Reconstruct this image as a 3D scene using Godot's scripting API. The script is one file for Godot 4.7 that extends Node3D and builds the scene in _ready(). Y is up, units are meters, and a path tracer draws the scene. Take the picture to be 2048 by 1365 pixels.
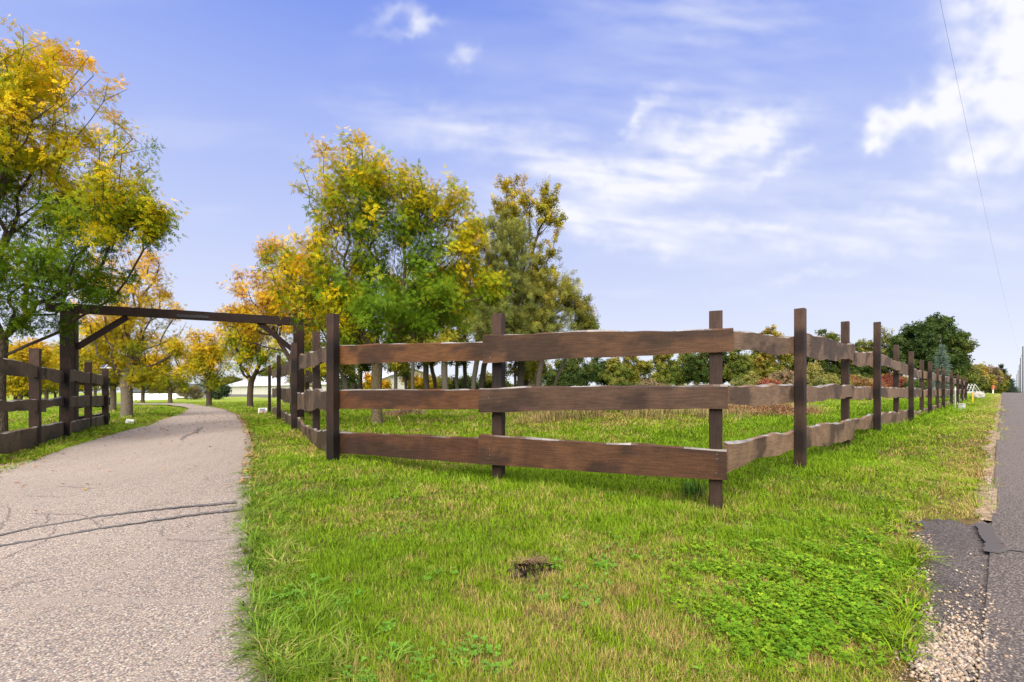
extends Node3D

const EYE := 1.1          # eye above the road at the camera
const F := 950.0          # focal length in pixels of a picture 2048 wide
const HORIZON := 785.0
const EXPOSURE := 2.0

var rng := RandomNumberGenerator.new()
var nz := FastNoiseLite.new()
var slow := FastNoiseLite.new()
var mats := {}
var drive_poly := PackedVector2Array()
var apron_poly := PackedVector2Array()
var drive_l := PackedVector2Array()
var drive_r := PackedVector2Array()
var burrow_at := Vector2(0.13, 2.83)


# ------------------------------------------------------------------ mesh collector
class Mb:
	var v := PackedVector3Array()
	var n := PackedVector3Array()
	var c := PackedColorArray()
	var t := PackedVector2Array()
	var ix := PackedInt32Array()

	func vert(p: Vector3, nn: Vector3, col: Color, uv := Vector2.ZERO) -> int:
		v.append(p)
		n.append(nn)
		c.append(col)
		t.append(uv)
		return v.size() - 1

	func quad(a: Vector3, b: Vector3, d: Vector3, e: Vector3, out: Vector3, col: Color, uvs := [], cols := []) -> void:
		var nn := (b - a).cross(d - a)
		if nn.length_squared() < 1e-14:
			nn = (d - a).cross(e - a)
		nn = nn.normalized()
		var ccw := nn.dot(out) > 0.0
		if not ccw:
			nn = -nn
		var k := v.size()
		var p := [a, b, d, e]
		for i in 4:
			v.append(p[i])
			n.append(nn)
			c.append(cols[i] if cols else col)
			t.append(uvs[i] if uvs else Vector2.ZERO)
		if ccw:
			ix.append_array(PackedInt32Array([k, k + 2, k + 1, k, k + 3, k + 2]))
		else:
			ix.append_array(PackedInt32Array([k, k + 1, k + 2, k, k + 2, k + 3]))

	func tri(a: Vector3, b: Vector3, d: Vector3, col: Color, out := Vector3.ZERO) -> void:
		var nn := (d - a).cross(b - a).normalized()
		var flip := out != Vector3.ZERO and nn.dot(out) < 0.0
		var k := v.size()
		for p in [a, b, d]:
			v.append(p)
			n.append(-nn if flip else nn)
			c.append(col)
			t.append(Vector2(p.x, p.z))
		ix.append_array(PackedInt32Array([k, k + 2, k + 1] if flip else [k, k + 1, k + 2]))

	func box(at: Vector3, size: Vector3, yaw: float, col: Color, ch := 0.0) -> void:
		var b := Basis(Vector3.UP, yaw)
		box_t(Transform3D(b, at), size, col, ch)

	func box_t(x: Transform3D, size: Vector3, col: Color, ch := 0.0) -> void:
		var h := size * 0.5
		# six faces inset by ch and twelve chamfers
		var ax := [Vector3.RIGHT, Vector3.UP, Vector3.BACK]
		for i in 3:
			for s in [-1.0, 1.0]:
				var a: Vector3 = ax[i] * s
				var u: Vector3 = ax[(i + 1) % 3]
				var w: Vector3 = ax[(i + 2) % 3]
				var hu: float = h[(i + 1) % 3] - ch
				var hw: float = h[(i + 2) % 3] - ch
				var o: Vector3 = a * h[i]
				quad(x * (o - u * hu - w * hw), x * (o + u * hu - w * hw), x * (o + u * hu + w * hw), x * (o - u * hu + w * hw), x.basis * a, col,
					[Vector2(-hu, -hw), Vector2(hu, -hw), Vector2(hu, hw), Vector2(-hu, hw)])
		if ch <= 0.0:
			return
		for i in 3:
			var j := (i + 1) % 3
			var k := (i + 2) % 3
			for si in [-1.0, 1.0]:
				for sj in [-1.0, 1.0]:
					var a: Vector3 = ax[i] * si
					var b: Vector3 = ax[j] * sj
					var l: Vector3 = ax[k] * (h[k] - ch)
					var p: Vector3 = a * h[i] + b * (h[j] - ch)
					var q: Vector3 = a * (h[i] - ch) + b * h[j]
					quad(x * (p - l), x * (q - l), x * (q + l), x * (p + l), x.basis * (a + b), col)

	func sweep(pts: Array, radii: Array, sides: int, col: Color) -> void:
		var m := pts.size()
		if m < 2:
			return
		var base := v.size()
		var u := Vector3.ZERO
		var run := 0.0
		for i in m:
			var d: Vector3 = (pts[mini(i + 1, m - 1)] - pts[maxi(i - 1, 0)]).normalized()
			if u == Vector3.ZERO:
				u = d.cross(Vector3(0.3, 0.2, 0.9)).normalized()
			u = (u - d * u.dot(d)).normalized()
			var w := d.cross(u)
			if i > 0:
				run += (pts[i] - pts[i - 1]).length()
			for k in sides + 1:
				var a := TAU * k / sides
				var nn := u * cos(a) + w * sin(a)
				v.append(pts[i] + nn * radii[i])
				n.append(nn)
				c.append(col)
				t.append(Vector2(float(k) / sides, run))
		for i in m - 1:
			for k in sides:
				var p := base + i * (sides + 1) + k
				var q := p + sides + 1
				ix.append_array(PackedInt32Array([p, q + 1, p + 1, p, q, q + 1]))

	func disc(at: Vector3, nrm: Vector3, r: float, sides: int, col: Color) -> void:
		var u := nrm.cross(Vector3(0.31, 0.9, 0.2)).normalized()
		var w := nrm.cross(u)
		for k in sides:
			var a := TAU * k / sides
			var b := TAU * (k + 1) / sides
			tri(at, at + (u * cos(a) + w * sin(a)) * r, at + (u * cos(b) + w * sin(b)) * r, col, nrm)

	func mesh() -> ArrayMesh:
		var a := []
		a.resize(Mesh.ARRAY_MAX)
		a[Mesh.ARRAY_VERTEX] = v
		a[Mesh.ARRAY_NORMAL] = n
		a[Mesh.ARRAY_COLOR] = c
		a[Mesh.ARRAY_TEX_UV] = t
		a[Mesh.ARRAY_INDEX] = ix
		var m := ArrayMesh.new()
		m.add_surface_from_arrays(Mesh.PRIMITIVE_TRIANGLES, a)
		return m


# ------------------------------------------------------------------ naming helpers
func part(called: String, mb, mat: Material, parent: Node, kind := "") -> MeshInstance3D:
	var o := MeshInstance3D.new()
	o.name = called
	o.mesh = mb.mesh() if mb is Mb else mb
	o.material_override = mat
	parent.add_child(o, true)
	if kind:
		o.set_meta("kind", kind)
	return o


func thing(called: String, label: String, category: String, at := Vector3.ZERO, group := "") -> Node3D:
	var o := Node3D.new()
	o.name = called
	o.position = at
	add_child(o, true)
	tag(o, label, category, group)
	return o


func tag(o: Node, label: String, category: String, group := "") -> void:
	o.set_meta("label", label)
	o.set_meta("category", category)
	if group:
		o.set_meta("group", group)


func struct(called: String, mb, mat: Material) -> MeshInstance3D:
	return part(called, mb, mat, self, "structure")


func scatter(called: String, mesh: Mesh, mat: Material, xf: Array, cols: Array, parent: Node, kind := "stuff") -> MultiMeshInstance3D:
	var m := MultiMesh.new()
	m.transform_format = MultiMesh.TRANSFORM_3D
	m.use_colors = true
	m.mesh = mesh
	m.instance_count = xf.size()
	for i in xf.size():
		m.set_instance_transform(i, xf[i])
		m.set_instance_color(i, cols[i])
	var o := MultiMeshInstance3D.new()
	o.name = called
	o.multimesh = m
	o.material_override = mat
	parent.add_child(o, true)
	if kind:
		o.set_meta("kind", kind)
	return o


# ------------------------------------------------------------------ lie of the land
# (x to the right, metres ahead, height)
var land := PackedVector3Array([
	Vector3(0, 0, 0), Vector3(1.8, 1.8, 0), Vector3(-3, 2, 0), Vector3(-1, 1.8, 0), Vector3(1.86, 4.33, 0), Vector3(-0.2, 5.19, 0.117), Vector3(-2.235, 6, 0.235),
	Vector3(-4.5, 10.1, 0.28), Vector3(-6.95, 14.6, 0.21), Vector3(-10, 19.9, 0.16), Vector3(-9, 9, 0.04), Vector3(-10.2, 10.8, 0.04), Vector3(-13, 15.2, -0.03), Vector3(-6.5, 6, 0),
	Vector3(3.84, 6.25, 0.21), Vector3(7.8, 10.1, 0.38), Vector3(11.8, 13.9, 0.36), Vector3(22, 24, 0.42), Vector3(35, 36, 0.45), Vector3(-3.3, 11.7, 0.3), Vector3(3, 12, 0.35), Vector3(3, 20, 0.6), Vector3(10, 30, 0.95),
	Vector3(0, 26, 0.8), Vector3(20, 57, 1.5), Vector3(0, 57, 1.5), Vector3(36, 57, 1.4), Vector3(48, 60, 1.1), Vector3(6, 5.6, 0.08), Vector3(12, 11.2, 0.2), Vector3(22, 21, 0.3), Vector3(38, 36.5, 0.5), Vector3(62, 60, 0.85),
	Vector3(104, 100, 0.6), Vector3(200, 190, -0.5), Vector3(-15, 19, 0.08), Vector3(-17, 29, 0.12), Vector3(-21, 33, 0.1), Vector3(-35, 45, 0), Vector3(-100, 115, -1.7), Vector3(-60, 80, -0.9),
	Vector3(-50, 105, 0.2), Vector3(-32, 75, 0.25), Vector3(-300, 300, -2), Vector3(300, 300, -1), Vector3(0, 300, 1.2), Vector3(0, -30, 0), Vector3(-40, -10, 0), Vector3(40, -10, 0), Vector3(-30, 15, 0), Vector3(50, 20, 0.3)])


func land_height(x: float, d: float) -> float:
	var s := 0.0
	var w := 0.0
	for p in land:
		var dx := p.x - x
		var dz := p.y - d
		var q := dx * dx + dz * dz + 0.6
		q = 1.0 / (q * sqrt(q))
		s += p.z * q
		w += q
	var h := s / w
	var a := Vector2((x - 2.0) / 2.6, (d - 13.2) / 1.7).length_squared()
	var b := Vector2((x - 7.5) / 4.0, (d - 17.0) / 1.8).length_squared()
	h -= 0.12 * exp(-pow((road_off(x, d) + 1.5) / 0.7, 2)) * smooth(4.5, 7.5, d) * (1.0 - smooth(28.0, 40.0, d))
	h += 0.08 * exp(-pow((road_off(x, d) + 2.7) / 0.6, 2)) * smooth(4.5, 7.5, d) * (1.0 - smooth(28.0, 40.0, d))
	return h + 0.52 * exp(-a) + 0.16 * exp(-b)


# the height field is sampled once on rows that widen with distance
const ROWS := 250
const COLS := 240
const ROW0 := -8.0
var field := PackedFloat32Array()


func row_d(i: float) -> float:
	return ROW0 + 2.2 * (exp(0.0232 * i) - 1.0)


func half_width(d: float) -> float:
	return 2.1 * (d + 9.0) + 4.0


func build_field() -> void:
	field.resize((ROWS + 1) * (COLS + 1))
	for i in ROWS + 1:
		var d := row_d(i)
		var hw := half_width(d)
		for j in COLS + 1:
			field[i * (COLS + 1) + j] = land_height((2.0 * j / COLS - 1.0) * hw, d)


func ground(x: float, d: float) -> float:
	var fi := clampf(log((d - ROW0) / 2.2 + 1.0) / 0.0232, 0.0, ROWS - 0.001) if d > ROW0 else 0.0
	var i := int(fi)
	var d0 := row_d(i)
	var ti := (d - d0) / (row_d(i + 1) - d0)
	var a := _row(i, x, d0)
	return a + (_row(i + 1, x, row_d(i + 1)) - a) * clampf(ti, 0.0, 1.0)


func _row(i: int, x: float, d: float) -> float:
	var fj := clampf((x / half_width(d) + 1.0) * 0.5 * COLS, 0.0, COLS - 0.001)
	var j := int(fj)
	var k := i * (COLS + 1) + j
	return lerpf(field[k], field[k + 1], fj - j)


func on(x: float, d: float, up := 0.0) -> Vector3:
	return Vector3(x, ground(x, d) + up, -d)


func hit(px: float, py: float) -> Vector2:   # where the land lies that the photograph shows at a pixel
	var h := 0.0
	var d := 5.0
	for k in 40:
		d = lerpf(d, clampf(F * (EYE - h) / (py - HORIZON), 0.5, 400.0), 0.6)
		h = land_height((px - 1024.0) / F * d, d)
	return Vector2((px - 1024.0) / F * d, d)


func high(py: float, d: float) -> float:
	return EYE + (HORIZON - py) / F * d


func side(px: float, d: float) -> float:
	return (px - 1024.0) / F * d


# ------------------------------------------------------------------ textures and materials
func noise(freq: float, type := FastNoiseLite.TYPE_SIMPLEX_SMOOTH, oct := 4, sd := 1) -> FastNoiseLite:
	var f := FastNoiseLite.new()
	f.noise_type = type
	f.frequency = freq
	f.seed = sd
	f.fractal_octaves = oct
	f.fractal_type = FastNoiseLite.FRACTAL_FBM if oct > 1 else FastNoiseLite.FRACTAL_NONE
	return f


func cells(freq: float, sd: int, ret: int) -> FastNoiseLite:
	var f := noise(freq, FastNoiseLite.TYPE_CELLULAR, 1, sd)
	f.cellular_return_type = ret
	f.cellular_jitter = 1.0
	return f


func bytes_of(f: FastNoiseLite, w: int, h: int) -> PackedByteArray:
	var im := f.get_seamless_image(w, h)
	im.convert(Image.FORMAT_L8)
	return im.get_data()


func stretched(f: FastNoiseLite, w: int, h: int, by: int) -> PackedByteArray:
	var im := f.get_seamless_image(w / by, h)
	im.convert(Image.FORMAT_L8)
	im.resize(w, h, Image.INTERPOLATE_CUBIC)
	return im.get_data()


func tex_of(data: PackedByteArray, w: int, h: int, fmt := Image.FORMAT_RGB8) -> ImageTexture:
	return ImageTexture.create_from_image(Image.create_from_data(w, h, false, fmt, data))


func plain(rough: float, spec := 0.5) -> StandardMaterial3D:
	var m := StandardMaterial3D.new()
	m.vertex_color_use_as_albedo = true
	m.roughness = rough
	m.metallic_specular = spec
	return m


func stone_texture(size: int, freq: float, palette: Array, gap: Color, sd: int) -> Array:
	# stones of many tones bedded in a darker binder: [colour, height]
	var val := bytes_of(cells(freq, sd, FastNoiseLite.RETURN_CELL_VALUE), size, size)
	var dist := bytes_of(cells(freq, sd, FastNoiseLite.RETURN_DISTANCE), size, size)
	var fine := bytes_of(noise(0.35, FastNoiseLite.TYPE_SIMPLEX, 2, sd + 7), size, size)
	var lut := PackedByteArray()
	lut.resize(256 * 3)
	var r := RandomNumberGenerator.new()
	r.seed = sd * 31
	for i in 256:
		var c: Color = palette[r.randi() % palette.size()]
		var k := r.randf_range(0.9, 1.1)
		for q in 3:
			lut[i * 3 + q] = int(clampf(c[q] * k, 0, 1) * 255)
	var out := PackedByteArray()
	out.resize(size * size * 3)
	var ht := PackedByteArray()
	ht.resize(size * size)
	for i in size * size:
		var dd := dist[i]
		var f := clampf((dd - 95) / 90.0, 0.0, 1.0)
		var q := val[i] * 3
		var g := 0.86 + fine[i] * 0.0011
		out[i * 3] = clampi(int(lerpf(lut[q] * g, gap.r * 255, f)), 0, 255)
		out[i * 3 + 1] = clampi(int(lerpf(lut[q + 1] * g, gap.g * 255, f)), 0, 255)
		out[i * 3 + 2] = clampi(int(lerpf(lut[q + 2] * g, gap.b * 255, f)), 0, 255)
		ht[i] = clampi(255 - dd + (fine[i] >> 3), 0, 255)
	return [tex_of(out, size, size), tex_of(ht, size, size, Image.FORMAT_L8)]


func make_materials() -> void:
	# stained timber: fine streaks along the board, broad bands, dark specks; kept near white so that vertex colours carry the stain
	var w := 1024
	var h := 256
	var a := stretched(noise(0.09, FastNoiseLite.TYPE_SIMPLEX, 3, 3), w, h, 16)
	var b := stretched(noise(0.3, FastNoiseLite.TYPE_SIMPLEX, 2, 5), w, h, 8)
	var bl := bytes_of(noise(0.008, FastNoiseLite.TYPE_SIMPLEX_SMOOTH, 4, 9), w, h)
	var sp := bytes_of(noise(0.16, FastNoiseLite.TYPE_SIMPLEX, 2, 15), w, h)
	var out := PackedByteArray()
	out.resize(w * h * 3)
	var ht := PackedByteArray()
	ht.resize(w * h)
	for i in w * h:
		var k := 0.54 + a[i] * 0.0008 + b[i] * 0.0006 + (bl[i] - 128) * 0.0007
		if sp[i] > 188:
			k *= 0.82
		if b[i] > 196:
			k *= 0.74
		out[i * 3] = int(clampf(k * 1.0, 0, 1) * 255)
		out[i * 3 + 1] = int(clampf(k * 0.985 + 0.008, 0, 1) * 255)
		out[i * 3 + 2] = int(clampf(k * 0.96 + 0.02, 0, 1) * 255)
		ht[i] = clampi((a[i] + b[i]) / 2, 0, 255)
	var m := plain(0.62, 0.35)
	m.albedo_texture = tex_of(out, w, h)
	m.heightmap_enabled = true
	m.heightmap_texture = tex_of(ht, w, h, Image.FORMAT_L8)
	m.heightmap_scale = 0.10
	mats.wood = m

	# bark
	var bk := bytes_of(noise(0.04, FastNoiseLite.TYPE_SIMPLEX, 4, 21), 256, 256)
	var im := Image.create_from_data(256, 256, false, Image.FORMAT_L8, bk)
	m = plain(0.9, 0.2)
	m.heightmap_enabled = true
	m.heightmap_texture = ImageTexture.create_from_image(im)
	m.heightmap_scale = 2.0
	var pale := PackedByteArray()
	pale.resize(bk.size())
	for i in bk.size():
		pale[i] = 165 + (bk[i] * 90) / 255
	m.albedo_texture = tex_of(pale, 256, 256, Image.FORMAT_L8)
	m.uv1_scale = Vector3(2.0, 0.9, 1)
	mats.bark = m

	# washed gravel asphalt of the driveway, and grey road asphalt
	var st := stone_texture(768, 0.16, [Color(0.80, 0.72, 0.66), Color(0.74, 0.64, 0.58), Color(0.86, 0.80, 0.73), Color(0.68, 0.62, 0.58), Color(0.78, 0.66, 0.60), Color(0.60, 0.55, 0.53), Color(0.82, 0.73, 0.62), Color(0.52, 0.47, 0.46)], Color(0.56, 0.50, 0.46), 4)
	m = plain(0.9, 0.25)
	m.albedo_texture = st[0]
	m.heightmap_enabled = true
	m.heightmap_texture = st[1]
	m.heightmap_scale = 0.25
	m.uv1_scale = Vector3(1.05, 1.05, 1)
	mats.drive = m
	st = stone_texture(512, 0.2, [Color(0.40, 0.38, 0.38), Color(0.36, 0.34, 0.34), Color(0.44, 0.42, 0.41), Color(0.33, 0.32, 0.32), Color(0.52, 0.49, 0.47), Color(0.38, 0.36, 0.36), Color(0.56, 0.53, 0.50)], Color(0.27, 0.26, 0.26), 8)
	m = plain(0.85, 0.3)
	m.albedo_texture = st[0]
	m.heightmap_enabled = true
	m.heightmap_texture = st[1]
	m.heightmap_scale = 0.2
	m.uv1_scale = Vector3(1.1, 1.1, 1)
	mats.road = m

	# soil and thatch under the grass
	var n1 := bytes_of(noise(0.03, FastNoiseLite.TYPE_SIMPLEX, 5, 31), 512, 512)
	var n2 := bytes_of(noise(0.2, FastNoiseLite.TYPE_SIMPLEX, 3, 33), 512, 512)
	out = PackedByteArray()
	out.resize(512 * 512 * 3)
	for i in 512 * 512:
		var k := 0.45 + n1[i] * 0.0012 + n2[i] * 0.0014
		out[i * 3] = int(clampf(k, 0, 1) * 255)
		out[i * 3 + 1] = int(clampf(k, 0, 1) * 255)
		out[i * 3 + 2] = int(clampf(k * 0.97, 0, 1) * 255)
	m = plain(0.95, 0.15)
	m.albedo_texture = tex_of(out, 512, 512)
	m.heightmap_enabled = true
	m.heightmap_texture = tex_of(n2, 512, 512, Image.FORMAT_L8)
	m.heightmap_scale = 1.5
	m.uv1_scale = Vector3(0.7, 0.7, 1)
	mats.soil = m

	m = plain(0.65, 0.18)
	m.cull_mode = BaseMaterial3D.CULL_DISABLED
	m.backlight_enabled = true
	m.backlight = Color(0.75, 0.75, 0.75)
	mats.leaf = m
	m = plain(0.7, 0.12)
	m.cull_mode = BaseMaterial3D.CULL_DISABLED
	m.backlight_enabled = true
	m.backlight = Color(0.6, 0.6, 0.6)
	mats.grass = m
	mats.matt = plain(0.85, 0.3)
	mats.paint = plain(0.4, 0.5)
	m = plain(0.4, 0.5)
	m.metallic = 0.8
	mats.metal = m
	m = plain(0.1, 0.6)
	mats.gloss = m
	m = plain(0.95, 0.2)
	m.heightmap_enabled = true
	m.heightmap_texture = ImageTexture.create_from_image(im)
	m.heightmap_scale = 1.0
	m.uv1_triplanar = true
	m.uv1_scale = Vector3(1.5, 1.5, 1.5)
	mats.rock = m


# ------------------------------------------------------------------ sky
func smooth(a: float, b: float, x: float) -> float:
	var t := clampf((x - a) / (b - a), 0.0, 1.0)
	return t * t * (3.0 - 2.0 * t)


func make_sky() -> Sky:
	var w := 2560
	var h := 1280
	var soft := noise(1.0, FastNoiseLite.TYPE_SIMPLEX_SMOOTH, 5, 41)
	var wisp := noise(1.0, FastNoiseLite.TYPE_SIMPLEX_SMOOTH, 5, 47)
	var puff := noise(1.0, FastNoiseLite.TYPE_SIMPLEX_SMOOTH, 6, 53)
	# clouds by direction: tangent across and up, half sizes, turn, strength, edge (0 wispy .. 1 billowing)
	var banks := [
		[1.12, 0.80, 0.19, 0.17, 0.1, 1.2, 0.85], [1.02, 0.665, 0.15, 0.06, 0.45, 0.7, 0.7], [0.84, 0.58, 0.10, 0.05, 0.3, 0.8, 1.0], [1.10, 0.60, 0.14, 0.06, 0.2, 0.8, 0.6],
		[1.02, 0.50, 0.12, 0.045, 0.15, 0.95, 0.8], [0.76, 0.535, 0.035, 0.03, 0.0, 0.7, 1.0], [0.95, 0.42, 0.28, 0.03, -0.05, 0.45, 0.0],
		[0.42, 0.555, 0.16, 0.04, 0.12, 0.62, 0.6], [0.34, 0.46, 0.20, 0.055, 0.15, 0.62, 0.3], [0.13, 0.47, 0.12, 0.035, -0.2, 0.62, 0.3], [0.27, 0.58, 0.05, 0.022, 0.8, 0.45, 0.2], [0.56, 0.47, 0.09, 0.016, 0.5, 0.4, 0.0], [0.45, 0.52, 0.14, 0.03, 0.35, 0.6, 0.1],
		[0.22, 0.34, 0.22, 0.035, -0.25, 0.6, 0.1], [0.60, 0.33, 0.34, 0.028, -0.06, 0.6, 0.0], [0.80, 0.36, 0.25, 0.022, -0.1, 0.5, 0.0], [-0.10, 0.555, 0.20, 0.045, -0.15, 0.5, 0.0], [0.62, 0.245, 0.14, 0.014, 0.2, 0.35, 0.0],
		[-0.28, 0.80, 0.045, 0.022, 0.5, 0.42, 0.8], [-0.19, 0.785, 0.055, 0.025, -0.3, 0.45, 0.8], [-0.23, 0.765, 0.09, 0.012, 0.1, 0.3, 0.6], [-0.095, 0.705, 0.035, 0.022, 0.3, 0.5, 0.8], [0.40, 0.80, 0.28, 0.06, -0.05, 0.30, 0.0], [0.36, 0.62, 0.3, 0.12, 0.0, 0.22, 0.0], [0.15, 0.40, 0.3, 0.08, 0.0, 0.25, 0.0]]
	var data := PackedFloat32Array()
	data.resize(w * h * 3)
	var under := Color(0.30, 0.33, 0.22)
	for j in h:
		var el := PI * (0.5 - (j + 0.5) / h)
		var se := sin(el)
		var ce := cos(el)
		if se < -0.02:
			for i in w:
				var q := (j * w + i) * 3
				data[q] = under.r
				data[q + 1] = under.g
				data[q + 2] = under.b
			continue
		# clear air: pale at the skyline, violet blue above
		var t := smooth(0.0, 0.62, se)
		var t2 := smooth(0.45, 1.0, se)
		var air := Color(0.93, 0.97, 1.03).lerp(Color(0.245, 0.365, 0.91), pow(clampf(se / 0.64, 0, 1), 0.80)).lerp(Color(0.15, 0.24, 0.72), t2)
		for i in w:
			var az := TAU * i / w
			var x := sin(az) * ce
			var z := cos(az) * ce
			var flat := 1.0 / (se + 0.12)
			var u := x * flat
			var v := z * flat
			# high veils everywhere
			var n1 := wisp.get_noise_2d(u * 0.55 + 3.0, v * 1.5)
			var veil := smooth(0.02, 0.55, n1) * 0.42 * smooth(0.0, 0.25, se)
			var cover := veil
			var fx := x / maxf(z, 0.001)
			var fy := se / maxf(z, 0.001)
			if z > 0.25 and absf(fx) < 1.8 and fy < 1.5:
				cover = veil * 0.35
				var wx := fx + 0.035 * soft.get_noise_2d(fx * 7.0, fy * 7.0) + 0.010 * soft.get_noise_2d(fx * 28.0, fy * 28.0)
				var wy := fy + 0.030 * soft.get_noise_2d(fx * 7.0 + 40.0, fy * 9.0) + 0.010 * soft.get_noise_2d(fx * 28.0 + 9.0, fy * 28.0)
				var dens := 0.0
				var thick := 0.0
				var any := false
				for b in banks:
					var dx: float = wx - b[0]
					var dy: float = wy - b[1]
					if absf(dx) > 2.6 * b[2] or absf(dy) > 2.6 * maxf(b[3], b[2] * absf(b[4])):
						continue
					var ry: float = dy - dx * b[4]
					var g: float = exp(-(dx * dx) / (b[2] * b[2]) - (ry * ry) / (b[3] * b[3])) * b[5]
					dens += g
					thick += g * b[6]
					any = true
				if any:
					var st := wisp.get_noise_2d(fx * 4.0 - fy * 6.0, fy * 22.0 + fx * 3.0)
					var pf := puff.get_noise_2d(fx * 9.0, fy * 11.0)
					var hard := clampf(thick / maxf(dens, 0.001), 0.0, 1.0)
					var dn := dens * (1.0 + lerpf(st * 1.1, pf * 1.1, hard))
					var al := lerpf(clampf(dn * 0.85, 0.0, 0.9), smooth(0.05, 1.15, dn), hard)
					cover = clampf(1.0 - (1.0 - cover) * (1.0 - al), 0.0, 1.0)
			else:
				# the same kind of broken cloud round the rest of the sky
				var n2 := puff.get_noise_2d(u * 0.8 - 7.0, v * 0.8 + 2.0)
				cover = clampf(cover + smooth(0.10, 0.45, n2) * 0.8 * smooth(0.02, 0.2, se), 0.0, 1.0)
			var q := (j * w + i) * 3
			data[q] = lerpf(air.r, 0.97, cover) / EXPOSURE
			data[q + 1] = lerpf(air.g, 0.98, cover) / EXPOSURE
			data[q + 2] = lerpf(air.b, 1.03, cover) / EXPOSURE
	var im := Image.create_from_data(w, h, false, Image.FORMAT_RGBF, data.to_byte_array())
	var pm := PanoramaSkyMaterial.new()
	pm.panorama = ImageTexture.create_from_image(im)
	var s := Sky.new()
	s.sky_material = pm
	return s


# ------------------------------------------------------------------ colours of turf
const LUSH := Color(0.135, 0.245, 0.014)
const MID := Color(0.215, 0.325, 0.014)
const STRAW := Color(0.46, 0.37, 0.125)
const BROWN := Color(0.28, 0.16, 0.07)


func road_off(x: float, d: float) -> float:   # metres to the right of the road's left edge
	return 0.695 * (x + 0.1) - 0.719 * d


func dryness(x: float, d: float) -> float:
	var k := 0.22 + 0.36 * nz.get_noise_2d(x * 0.9, d * 0.9) + 0.36 * nz.get_noise_2d(x * 3.1 + 50.0, d * 3.1)
	if d < 8.0 and x < d * 1.03 - 0.1:
		k += 0.46 * exp(-pow((d - 2.0) / 0.8, 2)) * smooth(-1.2, 0.2, x)
		k += 0.22 * exp(-pow((x - 0.5) / 0.7, 2) - pow((d - 2.9) / 0.6, 2))
		k += 0.15 * exp(-pow((x + 0.6) / 0.8, 2) - pow((d - 4.2) / 0.7, 2))
		k -= 0.15 * exp(-pow((x + 1.0) / 0.7, 2) - pow((d - 2.8) / 0.9, 2))
	var ro := road_off(x, d)
	if ro > -1.3 and ro < 0.2:
		k += 0.62 * exp(-pow((ro + 0.22) / 0.36, 2)) * (1.0 if d > 3.5 else 0.55)
	elif ro > -4.5 and ro <= -1.3 and d > 5.0:
		k -= 0.32
	# weedy mound and the dry strip behind it
	k += 0.75 * exp(-Vector2((x - 1.8) / 2.7, (d - 12.3) / 1.7).length_squared())
	k += 0.85 * exp(-Vector2((x - 7.2) / 4.2, (d - 16.6) / 1.8).length_squared())
	k += 0.4 * exp(-Vector2((x + 2.75) / 0.8, (d - 7.0) / 0.5).length_squared())
	k += 0.3 * exp(-Vector2((x + 4.5) / 1.0, (d - 9.0) / 1.0).length_squared()) * (1.0 if x > -4.7 else 0.0)
	return clampf(k, 0.0, 1.0)


func turf(dry: float, r: float, r2: float) -> Color:
	if r < dry * 0.62:
		return STRAW.lerp(BROWN, r2 * r2 * 0.9)
	return LUSH.lerp(MID, clampf(dry * 0.8 + r2 * 0.75 - 0.1, 0, 1))


func paved(x: float, d: float) -> bool:
	if road_off(x, d) > 0.0:
		return true
	var p := Vector2(x, d)
	return Geometry2D.is_point_in_polygon(p, drive_poly) or (d < 5.0 and Geometry2D.is_point_in_polygon(p, apron_poly))


# ------------------------------------------------------------------ setting
func make_edges() -> void:
	for p in [[430, 817.5], [455, 823], [478, 834], [490, 850], [500, 872], [505, 900], [503, 940], [498, 980], [496, 1020], [497, 1060], [499, 1110], [505, 1170], [514, 1240], [530, 1300], [560, 1365]]:
		drive_r.append(hit(p[0], p[1]))
	drive_r.append_array(PackedVector2Array([Vector2(-0.62, 1.45), Vector2(-0.15, 1.1), Vector2(0.5, 0.85), Vector2(0.95, 0.98)]))
	for p in [[330, 812], [365, 816], [376, 820], [368, 827], [345, 836], [315, 846], [280, 857], [240, 868], [190, 882], [130, 901], [70, 925], [0, 953]]:
		drive_l.append(hit(p[0], p[1]))
	drive_l.append_array(PackedVector2Array([Vector2(-7.1, 5.2), Vector2(-7.6, 3.5), Vector2(-8.6, 0.5), Vector2(-9.8, -3.5), Vector2(-11.5, -10.9)]))
	# the bend that runs off to the left
	drive_r = PackedVector2Array([Vector2(-92, 78), Vector2(-55, 55.5), Vector2(-34, 43.5), Vector2(-25, 37)]) + drive_r
	drive_l = PackedVector2Array([Vector2(-92, 73), Vector2(-57, 52), Vector2(-37, 40.5), Vector2(-29.5, 35.5)]) + drive_l
	drive_poly = drive_r.duplicate()
	for i in range(drive_l.size() - 1, -1, -1):
		drive_poly.append(drive_l[i])
	apron_poly.append(hit(1838, 1047))
	apron_poly.append_array(PackedVector2Array([Vector2(3.95, 3.92), Vector2(1.15, 1.2)]))
	for p in [[1700, 1500], [1822, 1330], [1838, 1262], [1846, 1190], [1842, 1130], [1826, 1095]]:
		apron_poly.append(hit(p[0], p[1]))


func resample(e: PackedVector2Array, n: int) -> PackedVector2Array:
	var c := Curve2D.new()
	for p in e:
		c.add_point(p)
	var l := c.get_baked_length()
	var out := PackedVector2Array()
	for i in n + 1:
		var t := float(i) / n
		out.append(c.sample_baked(l * (1.0 - pow(1.0 - t, 2.2)) if true else l * t, true))
	return out


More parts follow.
